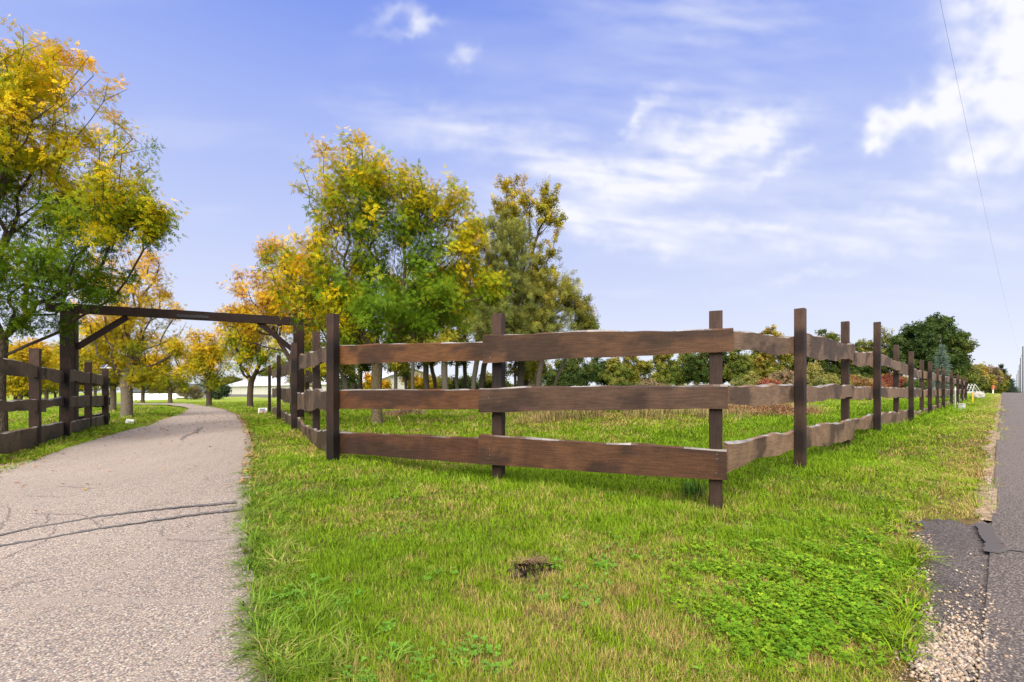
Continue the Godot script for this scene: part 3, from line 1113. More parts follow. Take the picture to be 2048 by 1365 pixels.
func board(p0: Vector2, p1: Vector2, top0: float, bot0: float, top1: float, bot1: float, thick: float, col: Color, live: float, sd: float, cut := 0.0) -> Mb:
	# a sawn plank with waney upper and lower edges; p0 and p1 in plan (x, ahead)
	var mb := Mb.new()
	var a3 := Vector3(p0.x, 0, -p0.y)
	var b3 := Vector3(p1.x, 0, -p1.y)
	var along := (b3 - a3).normalized()
	var length := a3.distance_to(b3)
	var out := along.cross(Vector3.UP).normalized()
	var n := maxi(10, int(length / 0.06))
	var rows := 5
	var fr := []
	var bk := []
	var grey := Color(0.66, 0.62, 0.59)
	for i in n + 1:
		var t := float(i) / n
		var s := t * length
		var wt := live * (0.75 * slow.get_noise_1d(s * 0.75 + sd * 17.0) + 0.35 * slow.get_noise_1d(s * 2.1 + sd * 11.0) + 0.12 * nz.get_noise_1d(s * 9.0 + sd * 29.0))
		var wb := live * (0.75 * slow.get_noise_1d(s * 0.8 + sd * 23.0 + 400.0) + 0.35 * slow.get_noise_1d(s * 2.3 + sd * 7.0) + 0.13 * nz.get_noise_1d(s * 9.0 + sd * 41.0))
		wt += live * 1.2 * maxf(0.0, slow.get_noise_1d(s * 2.6 + sd * 5.0) - 0.62)
		var top := lerpf(top0, top1, t) + wt * 0.085
		var bot := lerpf(bot0, bot1, t) + wb * 0.085
		var bev_t := 0.010 + 0.03 * live * absf(nz.get_noise_1d(s * 4.0 + sd * 3.0))
		var bev_b := 0.010 + 0.03 * live * absf(nz.get_noise_1d(s * 4.0 + sd * 7.0))
		var f := []
		for r in rows:
			var q := float(r) / (rows - 1)
			var cutx := cut * (1.0 - q) * (1.0 if i == 0 else 0.0)
			f.append(a3 + along * (s + cutx) + out * thick * 0.5 + Vector3.UP * lerpf(bot, top, q))
		fr.append(f)
		bk.append([a3 + along * s - out * thick * 0.5 + Vector3.UP * (bot + bev_b), a3 + along * s - out * thick * 0.5 + Vector3.UP * (top + 0.004 + bev_t * 0.35 + 0.020 * absf(slow.get_noise_1d(s * 1.3 + sd * 3.0)))])
	for i in n:
		var s0 := length * i / n
		var s1 := length * (i + 1) / n
		for r in rows - 1:
			var q0 := 0.25 * r / (rows - 1)
			var q1 := 0.25 * (r + 1) / (rows - 1)
			mb.quad(fr[i][r], fr[i + 1][r], fr[i + 1][r + 1], fr[i][r + 1], out, col, [Vector2(s0 * 0.5 + sd, q0 * 2.2 + sd), Vector2(s1 * 0.5 + sd, q0 * 2.2 + sd), Vector2(s1 * 0.5 + sd, q1 * 2.2 + sd), Vector2(s0 * 0.5 + sd, q1 * 2.2 + sd)],
				[stain(col, s0 + sd * 10.0, q0), stain(col, s1 + sd * 10.0, q0), stain(col, s1 + sd * 10.0, q1), stain(col, s0 + sd * 10.0, q1)])
		var uv := [Vector2(s0 * 0.5, 0), Vector2(s1 * 0.5, 0), Vector2(s1 * 0.5, 0.1), Vector2(s0 * 0.5, 0.1)]
		var skylit_worn := (col * 0.9).lerp(grey * (0.8 + 0.5 * nz.get_noise_1d(s0 * 6.0 + sd)), smooth(-0.25, 0.2, slow.get_noise_1d(s0 * 1.7 + sd * 2.0)))  # weathered grey top edge, brightened with sky light painted into the colour
		mb.quad(fr[i][rows - 1], fr[i + 1][rows - 1], bk[i + 1][1], bk[i][1], Vector3.UP, skylit_worn, uv)
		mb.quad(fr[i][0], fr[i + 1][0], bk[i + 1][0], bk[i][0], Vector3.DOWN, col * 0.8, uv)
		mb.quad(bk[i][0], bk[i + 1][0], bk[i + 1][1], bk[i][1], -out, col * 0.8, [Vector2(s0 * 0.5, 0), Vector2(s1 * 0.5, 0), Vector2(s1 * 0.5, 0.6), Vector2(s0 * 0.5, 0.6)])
	for e in [0, n]:
		var o := -along if e == 0 else along
		for r in rows - 1:
			var q0 := float(r) / (rows - 1)
			var q1 := float(r + 1) / (rows - 1)
			mb.quad(fr[e][r], fr[e][r + 1], bk[e][0].lerp(bk[e][1], q1), bk[e][0].lerp(bk[e][1], q0), o, col * 0.9, [Vector2(0, q0 * 0.3), Vector2(0, q1 * 0.3), Vector2(0.05, q1 * 0.3), Vector2(0.05, q0 * 0.3)])
	return mb


func post(p: Vector2, top: float, w: float, yaw: float, col: Color, bands: Array, sd: float, foot := -999.0) -> Mb:
	# a squared timber; bands: [low, high] where stain has run beside the rails
	var mb := Mb.new()
	var y0 := foot if foot > -900.0 else ground(p.x, p.y) - 0.25
	var b := Basis(Vector3.UP, yaw)
	var h := w * 0.5
	var ch := w * 0.05
	var n := 22
	var o := Vector3(p.x, 0, -p.y)
	var corner := []
	for k in 4:
		var a := PI * 0.5 * k
		var f := Vector3(cos(a), 0, sin(a))
		var g := Vector3(-sin(a), 0, cos(a))
		corner.append(f * h - g * (h - ch))
		corner.append(f * h + g * (h - ch))
	for i in n:
		var ya := lerpf(y0, top, float(i) / n)
		var yb := lerpf(y0, top, float(i + 1) / n)
		for k in 8:
			var c0: Vector3 = b * corner[k]
			var c1: Vector3 = b * corner[(k + 1) % 8]
			var cols := []
			for y in [ya, ya, yb, yb]:
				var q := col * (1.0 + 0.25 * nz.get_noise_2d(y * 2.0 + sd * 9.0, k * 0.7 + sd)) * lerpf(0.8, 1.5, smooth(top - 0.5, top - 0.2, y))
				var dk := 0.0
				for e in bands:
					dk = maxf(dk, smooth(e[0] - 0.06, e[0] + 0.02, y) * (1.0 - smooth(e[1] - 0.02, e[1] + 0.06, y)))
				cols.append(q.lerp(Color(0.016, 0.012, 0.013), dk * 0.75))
			var u0 := (k / 2) * 0.27 + sd
			var uw := 0.25 if k % 2 == 0 else 0.01
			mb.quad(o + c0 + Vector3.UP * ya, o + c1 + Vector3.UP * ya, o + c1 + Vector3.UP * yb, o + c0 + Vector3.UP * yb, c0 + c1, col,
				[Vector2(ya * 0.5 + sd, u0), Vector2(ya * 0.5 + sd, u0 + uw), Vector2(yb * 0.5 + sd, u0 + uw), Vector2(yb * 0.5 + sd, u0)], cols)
	var tilt := 0.012 * sin(sd * 7.0)
	for k in 8:
		var c0: Vector3 = b * corner[k]
		var c1: Vector3 = b * corner[(k + 1) % 8]
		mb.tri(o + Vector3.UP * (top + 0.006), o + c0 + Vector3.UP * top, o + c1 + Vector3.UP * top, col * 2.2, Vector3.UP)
	return mb


func line_at(px: float, a: Vector2, b: Vector2) -> Vector2:    # where a line in plan crosses the sight line of a column of the photograph
	var u := (px - 1024.0) / F
	var d := b - a
	var t := (u * a.y - a.x) / (d.x - u * d.y)
	return a + d * t


func nails(rail: Node3D, p: Vector2, out: Vector2, ys: Array) -> void:
	var mb := Mb.new()
	for y in ys:
		mb.disc(Vector3(p.x + out.x * 0.002 + rng.randf_range(-0.012, 0.012), y, -(p.y + out.y * 0.002)), Vector3(out.x, 0, -out.y), 0.0075, 7, Color(0.16, 0.15, 0.15))
	part("nail_heads", mb, mats.metal, rail, "stuff")


func rail_px(f: Node3D, a: Vector2, b: Vector2, out: Vector2, shift: float, pl: float, tl: float, bl: float, pr: float, tr: float, br: float, col: Color, live: float, sd: float, cut := 0.0) -> Node3D:
	# the board runs left to right as seen from its outer side
	var l := line_at(pl, a, b)
	var r := line_at(pr, a, b)
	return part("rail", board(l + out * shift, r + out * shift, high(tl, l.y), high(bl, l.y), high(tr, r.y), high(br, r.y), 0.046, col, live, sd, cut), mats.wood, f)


func build_fences() -> void:
	rng.seed = 5
	var corner := Vector2(1.86, 4.33)
	var p2 := Vector2(-2.235, 6.0)
	var fo := Vector2(-0.378, -0.926)
	var ro := Vector2(0.695, -0.718)
	var lo := Vector2(-0.871, -0.491)
	var warm := Color(0.190, 0.094, 0.047)
	var warm2 := Color(0.180, 0.084, 0.042)
	var dull := Color(0.42, 0.265, 0.165)
	var pcol := Color(0.092, 0.053, 0.038)
	var gap := 0.080
	var f := thing("rail_fence", "long brown three-rail timber fence rounding the lawn corner and running along the road", "fence")

	# --- the front, two bays
	var a := corner
	var b := p2
	var q := rail_px(f, a, b, fo, 0.0, 967, 670, 725, 1467, 658, 704, warm, 0.20, 1.3)
	nails(q, line_at(982, a, b) + fo * 0.024, fo, [high(714, 5.1)])
	q = rail_px(f, a, b, fo, 0.0, 959, 778, 824, 1456, 773, 818, Color(0.155, 0.088, 0.057), 0.16, 2.1)
	nails(q, line_at(980, a, b) + fo * 0.024, fo, [high(788, 5.1), high(796, 5.1), high(814, 5.1)])
	q = rail_px(f, a, b, fo, 0.0, 959, 871, 929, 1454, 903, 961, warm2, 0.12, 3.7, -0.03)
	nails(q, line_at(980, a, b) + fo * 0.024, fo, [high(886, 5.1), high(900, 5.1), high(913, 5.1), high(920, 5.1)])
	nails(q, line_at(1434, a, b) + fo * 0.024, fo, [high(908, 4.35), high(917, 4.35), high(931, 4.35), high(945, 4.35)])
	rail_px(f, a, b, fo, -0.048, 668, 692, 729, 986, 684, 721, Color(0.26, 0.115, 0.042), 0.10, 4.2)
	rail_px(f, a, b, fo, -0.048, 668, 782, 818, 984, 780, 820, Color(0.22, 0.094, 0.040), 0.08, 5.5)
	rail_px(f, a, b, fo, -0.048, 668, 867, 907, 984, 880, 931, Color(0.16, 0.070, 0.038), 0.10, 6.9)
	var yaw := atan2(b.y - a.y, b.x - a.x)
	var pc := corner - fo * gap + Vector2(0.0, 0.0)
	part("post", post(pc, high(622, 4.36), 0.114, yaw, pcol, [[high(705, 4.36), high(770, 4.36) - 0.04]], 0.3), mats.wood, f)
	var p1 := line_at(988, a, b)
	part("post", post(p1 - fo * (gap + 0.046), high(626, 5.2), 0.116, yaw, pcol, [[high(770, 5.2), high(726, 5.2)]], 0.7), mats.wood, f)
	part("post", post(p2 + fo * 0.04, high(630, 6.0), 0.114, yaw, pcol * 0.75, [[high(735, 6.0), high(690, 6.0)], [high(922, 6.0), high(865, 6.0)]], 1.1), mats.wood, f)

	# --- along the road
	var step := Vector2(1.95, 1.905)
	a = corner + Vector2(0.02, 0.0)
	b = corner + step * 10.0
	yaw = atan2(step.y, step.x)
	var px_rails := [
		[1464, 667, 702, 1600, 675, 713], [1455, 770, 811, 1598, 775, 804], [1452, 886, 940, 1598, 861, 893],
		[1609, 667, 713, 1708, 692, 723], [1608, 771, 803, 1706, 773, 795], [1605, 856, 901, 1706, 843, 877],
		[1704, 702, 732, 1756, 708, 735], [1703, 775, 799, 1755, 777, 799], [1703, 840, 864, 1755, 829, 853],
		[1758, 708, 731, 1803, 727, 742], [1758, 774, 795, 1802, 779, 796], [1758, 829, 854, 1802, 824, 847],
		[1799, 726, 748, 1821, 732, 751], [1799, 777, 796, 1821, 778, 796], [1799, 823, 847, 1821, 821, 843]]
	var k := 0
	for e in px_rails:
		rail_px(f, a, b, ro, 0.0, e[0], e[1], e[2], e[3], e[4], e[5], dull * rng.randf_range(0.8, 1.1), 0.5, 10.0 + k * 1.37)
		k += 1
	var tops := [0.0, high(628, 6.23), high(641, 8.14), high(651, 10.05), high(686, 11.95), high(706, 13.86), 2.23, 2.21, 2.20, 2.16, 2.15, 2.2, 2.14, 2.2, 2.13, 2.2, 2.15, 2.2, 2.16]
	for i in range(1, 19):
		var p := corner + step * i
		var ahead := i % 2 == 1
		var bands := [[p_y(p, 1.60), p_y(p, 1.88)], [0.95, 1.22], [0.35, 0.62]] if ahead else [[1.5, 1.6]]
		var shift_by := ro * (gap if ahead else -gap)
		if i < 9:
			p = line_at([0, 1601, 1691, 1755, 1793, 1823, 1844, 1860.5, 1875][i], a + shift_by, b + shift_by) - shift_by
		var c := pcol * (1.25 if i == 1 else 1.0) * rng.randf_range(0.85, 1.15)
		part("post", post(p + ro * (gap if ahead else -gap), tops[i], 0.112, yaw, c, bands, i * 0.61), mats.wood, f)
		if i >= 5 and i < 18:
			var q0 := p - step * 0.04
			var q1 := corner + step * (i + 1.04)
			var g := ground(p.x, p.y)
			for y in [1.62, 0.98, 0.30]:
				var y0: float = y + rng.randf_range(-0.02, 0.02) + (g - 0.36) * 0.5
				var hh := rng.randf_range(0.23, 0.29)
				var shift := 0.0
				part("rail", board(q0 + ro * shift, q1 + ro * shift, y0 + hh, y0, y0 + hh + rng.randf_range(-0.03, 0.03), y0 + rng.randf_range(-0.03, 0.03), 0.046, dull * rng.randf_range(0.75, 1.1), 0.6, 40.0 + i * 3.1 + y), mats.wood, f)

	# --- back along the driveway
	a = p2
	b = p2 + Vector2(-5.64, 10.0)
	yaw = atan2(10.0, -5.64)
	var greyed := Color(0.25, 0.165, 0.112)
	k = 0
	for e in [[600, 714, 739, 664, 690, 727], [610, 784, 821, 664, 781, 819], [612, 857, 885, 664, 868, 905], [594, 787, 818, 616, 785, 820], [594, 838, 864, 616, 857, 886],
		[567, 731, 753, 590, 716, 744], [567, 778, 805, 591, 778, 806], [567, 825, 853, 592, 836, 864], [545, 742, 757, 559, 733, 750], [545, 778, 796, 560, 777, 794], [545, 816, 835, 560, 817, 841],
		[556, 738, 755, 569, 731, 752], [556, 778, 799, 569, 777, 801], [556, 820, 845, 569, 823, 851]]:
		rail_px(f, a, b, lo, 0.0, e[0], e[1], e[2], e[3], e[4], e[5], greyed * rng.randf_range(0.8, 1.1), 0.55, 70.0 + k * 1.9)
		k += 1
	k = 0
	for e in [[622, 664], [596, 687], [578, 704], [563, 712], [552, 724], [543, 732]]:
		var p := line_at(e[0], a, b)
		var ahead := k % 2 == 1
		part("post", post(p + lo * (gap if ahead else -gap), high(e[1], p.y), 0.112, yaw, pcol * 0.8, [[1.5, 1.8], [0.85, 1.2], [0.2, 0.55]] if ahead else [[1.4, 1.5]], 20.0 + k), mats.wood, f)
		k += 1
	# short second run behind it, beside the gate post
	var back := thing("short_rail_fence", "short dark fence run behind the right-hand gate post, on the field side", "fence")
	var s0 := Vector2(-6.35, 15.6)
	var s1 := Vector2(-8.15, 18.8)
	for t in [0.12, 0.9]:
		part("post", post(s0.lerp(s1, t), 1.95, 0.13, yaw, pcol * 0.6, [], 31.0 + t), mats.wood, back)
	for y in [1.45, 0.82, 0.28]:
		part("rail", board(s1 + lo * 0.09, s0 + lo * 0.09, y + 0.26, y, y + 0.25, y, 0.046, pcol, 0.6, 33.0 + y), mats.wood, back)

	# --- fence on the left of the driveway
	f = thing("rail_fence", "brown three-rail timber fence left of the driveway, in front of the big ash", "fence")
	a = Vector2(-9.02, 9.0)
	b = a + Vector2(-6.5, 10.0)
	yaw = atan2(10.0, -6.5)
	var lf := Vector2(0.838, -0.545)
	var lcol := Color(0.32, 0.21, 0.135)
	k = 0
	for e in [[-60, 706, 742, 89, 736, 759], [-60, 803, 826, 89, 800, 823], [-60, 880, 922, 84, 853, 894], [86, 737, 759, 128, 744, 768], [87, 801, 815, 128, 795, 813], [82, 853, 888, 128, 844, 871],
		[136, 739, 762, 204, 751, 769], [137, 794, 815, 207, 792, 811], [139, 845, 867, 207, 831, 851]]:
		rail_px(f, a, b, lf, 0.0, e[0], e[1], e[2], e[3], e[4], e[5], lcol * rng.randf_range(0.85, 1.1), 0.35, 90.0 + k * 2.3)
		k += 1
	k = 0
	for e in [[72, 697], [128, 716], [178, 725], [208, 739]]:
		var p := line_at(e[0], a, b)
		var ahead := k % 2 == 1
		part("post", post(p + lf * (gap if ahead else -gap), high(e[1], p.y), 0.15, yaw, pcol * 1.05, [[1.2, 1.6], [0.75, 1.0], [0.0, 0.35]] if ahead else [[1.35, 1.45]], 50.0 + k), mats.wood, f)
		k += 1
	var off := line_at(-30, a, b)
	part("post", post(off + lf * gap, 1.95, 0.15, yaw, pcol, [], 58.0), mats.wood, f)
	# solar light on the end post
	var ep := line_at(208, a, b) + lf * gap
	var sl := thing("solar_light", "small solar lamp with tilted black panel on the end post left of the driveway", "lamp", Vector3(ep.x, high(739, ep.y), -ep.y))
	var mb := Mb.new()
	var tilt := Transform3D(Basis.from_euler(Vector3(0.9, -0.3, 0.0)), Vector3(-0.04, 0.09, 0.0))
	mb.box_t(tilt, Vector3(0.20, 0.03, 0.15), Color(0.62, 0.64, 0.66), 0.005)
	part("panel_frame", mb, mats.paint, sl)
	mb = Mb.new()
	mb.box_t(tilt.translated_local(Vector3(0, 0.018, 0)), Vector3(0.17, 0.008, 0.125), Color(0.02, 0.03, 0.05), 0.0)
	part("solar_panel", mb, mats.gloss, sl)
	mb = Mb.new()
	mb.box(Vector3(0.10, 0.045, 0.0), Vector3(0.20, 0.05, 0.07), -0.3, Color(0.7, 0.7, 0.7), 0.008)
	mb.sweep([Vector3(0, -0.01, 0), Vector3(0, 0.09, 0)], [0.015, 0.015], 6, Color(0.5, 0.5, 0.5))
	part("lamp_head", mb, mats.paint, sl)
	# second run behind the left gate post
	back = thing("short_rail_fence", "short nearly black fence run behind the left-hand gate post", "fence")
	s0 = Vector2(-12.1, 12.7)
	s1 = Vector2(-13.7, 16.1)
	for t in [0.06, 0.94]:
		part("post", post(s0.lerp(s1, t), 1.45 - 0.2 * t, 0.15, yaw, pcol * 0.5, [], 61.0 + t), mats.wood, back)
	for y in [1.33, 0.66, 0.13]:
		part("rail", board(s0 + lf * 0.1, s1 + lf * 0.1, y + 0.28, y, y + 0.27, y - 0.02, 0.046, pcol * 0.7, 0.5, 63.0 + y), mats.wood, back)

	# --- gate arch
	var g := thing("gate_arch", "tall dark timber arch over the driveway: two posts, crossbeam and knee braces", "gate")
	var gl := Vector2(side(138, 12.0), 12.0)
	var gr := Vector2(side(597, 14.6), 14.6)
	var dir := (gr - gl).normalized()
	var gy := atan2(dir.y, dir.x)
	var gc := Color(0.058, 0.030, 0.024)
	var tl := high(626, 12.0)
	var tr := high(651, 14.6)
	part("post", post(gl, tl, 0.30, gy, gc, [], 81.0), mats.wood, g)
	part("post", post(gr, tr, 0.29, gy, gc, [], 83.0), mats.wood, g)
	var e0 := gl - dir * 0.42
	var e1 := gr + dir * 0.42
	part("beam", board(e0, e1, high(609, 12.0), high(627, 12.0) + 0.004, high(636, 14.6), high(652, 14.6) + 0.004, 0.24, gc * 1.15, 0.04, 85.0), mats.wood, g)
	for s in [0, 1]:
		var o := gl if s == 0 else gr
		var d3 := Vector3(dir.x, 0, -dir.y) * (1.0 if s == 0 else -1.0)
		var low := Vector3(o.x, high(695, 12.0) if s == 0 else high(702, 14.6), -o.y) + d3 * 0.14
		var up := low + d3 * 1.02 + Vector3.UP * (0.86 if s == 0 else 0.86)
		var y := (up - low).normalized()
		var z := y.cross(Vector3.UP).normalized()
		mb = Mb.new()
		mb.box_t(Transform3D(Basis(y.cross(z), y, z), (low + up) * 0.5), Vector3(0.135, low.distance_to(up), 0.12), gc, 0.006)
		part("brace", mb, mats.wood, g)
	mb = Mb.new()
	var fo2 := Vector3(-dir.y, 0, -dir.x)
	if fo2.z < 0.0:
		fo2 = -fo2
	var pl0 := line_at(354, gl, gr)
	var pl1 := line_at(418, gl, gr)
	var c0 := Vector3(pl0.x, high(634, pl0.y) + 0.01, -pl0.y) + fo2 * 0.128
	var c1 := Vector3(pl1.x, high(637, pl1.y) + 0.01, -pl1.y) + fo2 * 0.128
	var px := (c1 - c0).normalized()
	var pz := px.cross(Vector3.UP).normalized()
	mb.box_t(Transform3D(Basis(px, pz.cross(px), pz), (c0 + c1) * 0.5), Vector3(c0.distance_to(c1), 0.075, 0.012), Color(0.075, 0.075, 0.08), 0.002)
	part("splice_plate", mb, mats.metal, g)
	mb = Mb.new()
	for i in 14:
		var q3 := c0.lerp(c1, (i + 0.5) / 14.0) + fo2 * 0.01
		mb.box_t(Transform3D(Basis(px, pz.cross(px), pz), q3 + Vector3.UP * (0.018 if i % 2 else -0.018)), Vector3(0.022, 0.022, 0.014), Color(0.02, 0.02, 0.022), 0.004)
	part("bolt_heads", mb, mats.metal, g, "stuff")


func p_y(_p: Vector2, y: float) -> float:
	return y


# ------------------------------------------------------------------ trees
func leaflet(mb: Mb, p: Vector3, d: Vector3, up: Vector3, l: float, w: float, col: Color) -> void:
	var s := d.cross(up).normalized() * w * 0.5
	var nn := s.cross(d).normalized()
	var m := p + d * l * 0.42 - nn * w * 0.12
	var i := mb.vert(p, nn, col)
	mb.vert(m - s, nn, col)
	mb.vert(p + d * l - nn * l * 0.12, nn, col)
	mb.vert(m + s, nn, col)
	var f := (mb.v[i + 1] - p).cross(mb.v[i + 2] - p)
	if f.dot(nn) > 0.0:
		mb.ix.append_array(PackedInt32Array([i, i + 2, i + 1, i, i + 3, i + 2]))
	else:
		mb.ix.append_array(PackedInt32Array([i, i + 1, i + 2, i, i + 2, i + 3]))


func ash_sprig(sd: int) -> ArrayMesh:    # a twig with feather-shaped leaves of paired leaflets
	var r := RandomNumberGenerator.new()
	r.seed = sd
	var mb := Mb.new()
	for k in 6:
		var at := Vector3.UP * (0.05 + 0.05 * k)
		var a := k * 2.4 + r.randf() * 0.6
		var d := (Vector3(cos(a), r.randf_range(0.15, 0.8), sin(a))).normalized()
		var up := (Vector3.UP - d * d.y).normalized()
		var tone := r.randf_range(0.75, 1.25)
		var l := r.randf_range(0.14, 0.20)
		for q in 4:
			var t := 0.35 + 0.2 * q
			var p := at + d * l * t - Vector3.UP * 0.03 * t * t
			var s := d.cross(up)
			var col := Color(tone, tone * r.randf_range(0.92, 1.06), tone)
			if q == 3:
				leaflet(mb, p, (d - up * 0.2).normalized(), up, 0.075, 0.026, col)
			else:
				for z in [-1.0, 1.0]:
					leaflet(mb, p, (d * 0.6 + s * z - up * r.randf_range(0.0, 0.5)).normalized(), up, r.randf_range(0.055, 0.08), 0.025, col)
	return mb.mesh()


func broad_sprig(sd: int, l: float, w: float, count: int) -> ArrayMesh:
	var r := RandomNumberGenerator.new()
	r.seed = sd
	var mb := Mb.new()
	for k in count:
		var a := k * 2.4
		var at := Vector3(r.randf_range(-0.10, 0.10), 0.32 * k / count, r.randf_range(-0.10, 0.10))
		var d := Vector3(cos(a), r.randf_range(-0.5, 0.7), sin(a)).normalized()
		var up := (Vector3(r.randf() - 0.5, 1, r.randf() - 0.5)).normalized()
		var tone := r.randf_range(0.7, 1.3)
		leaflet(mb, at, d, up, l * r.randf_range(0.7, 1.2), w * r.randf_range(0.8, 1.2), Color(tone, tone * r.randf_range(0.93, 1.05), tone))
	return mb.mesh()


func needle_sprig(sd: int) -> ArrayMesh:
	var r := RandomNumberGenerator.new()
	r.seed = sd
	var mb := Mb.new()
	for k in 44:
		var t := k / 44.0
		var a := k * 2.4
		var p := Vector3.UP * 0.36 * t
		var d := Vector3(cos(a), 0.55, sin(a) * 0.5).normalized()
		leaflet(mb, p, d, Vector3(-sin(a), 0.3, cos(a)).normalized(), 0.10 * (1.2 - t), 0.014, Color.WHITE * r.randf_range(0.7, 1.3))
	return mb.mesh()


const ASH := [[0.0, Color(0.095, 0.180, 0.008)], [0.28, Color(0.18, 0.25, 0.010)], [0.50, Color(0.46, 0.40, 0.008)], [0.76, Color(0.78, 0.50, 0.008)], [0.94, Color(0.74, 0.40, 0.010)], [1.0, Color(0.50, 0.24, 0.02)]]
const GOLD := [[0.0, Color(0.16, 0.20, 0.012)], [0.35, Color(0.36, 0.32, 0.015)], [0.6, Color(0.62, 0.40, 0.015)], [0.85, Color(0.66, 0.36, 0.02)], [1.0, Color(0.52, 0.25, 0.04)]]
const POPLAR := [[0.0, Color(0.18, 0.20, 0.03)], [0.5, Color(0.32, 0.29, 0.025)], [0.8, Color(0.48, 0.35, 0.02)], [1.0, Color(0.54, 0.34, 0.02)]]
const WILLOW := [[0.0, Color(0.19, 0.23, 0.06)], [0.6, Color(0.29, 0.30, 0.06)], [1.0, Color(0.44, 0.36, 0.04)]]
const DARK := [[0.0, Color(0.040, 0.072, 0.022)], [0.6, Color(0.075, 0.115, 0.025)], [1.0, Color(0.16, 0.16, 0.03)]]
const OLIVE := [[0.0, Color(0.085, 0.13, 0.025)], [0.5, Color(0.17, 0.19, 0.03)], [0.8, Color(0.29, 0.26, 0.04)], [1.0, Color(0.36, 0.24, 0.05)]]
const YELLOWISH := [[0.0, Color(0.15, 0.18, 0.05)], [0.6, Color(0.27, 0.26, 0.07)], [1.0, Color(0.38, 0.32, 0.08)]]
const RED := [[0.0, Color(0.15, 0.07, 0.04)], [0.6, Color(0.26, 0.065, 0.05)], [1.0, Color(0.27, 0.17, 0.06)]]
const BRUSH := [[0.0, Color(0.12, 0.12, 0.05)], [0.6, Color(0.22, 0.17, 0.09)], [1.0, Color(0.30, 0.20, 0.12)]]
const SPRUCE := [[0.0, Color(0.10, 0.16, 0.13)], [1.0, Color(0.22, 0.30, 0.25)]]
const FIR := [[0.0, Color(0.030, 0.055, 0.030)], [1.0, Color(0.06, 0.09, 0.045)]]


func ramp(stops: Array, t: float) -> Color:
	for i in stops.size() - 1:
		if t <= stops[i + 1][0]:
			return stops[i][1].lerp(stops[i + 1][1], clampf((t - stops[i][0]) / (stops[i + 1][0] - stops[i][0]), 0, 1))
	return stops[-1][1]


var sprigs := {}


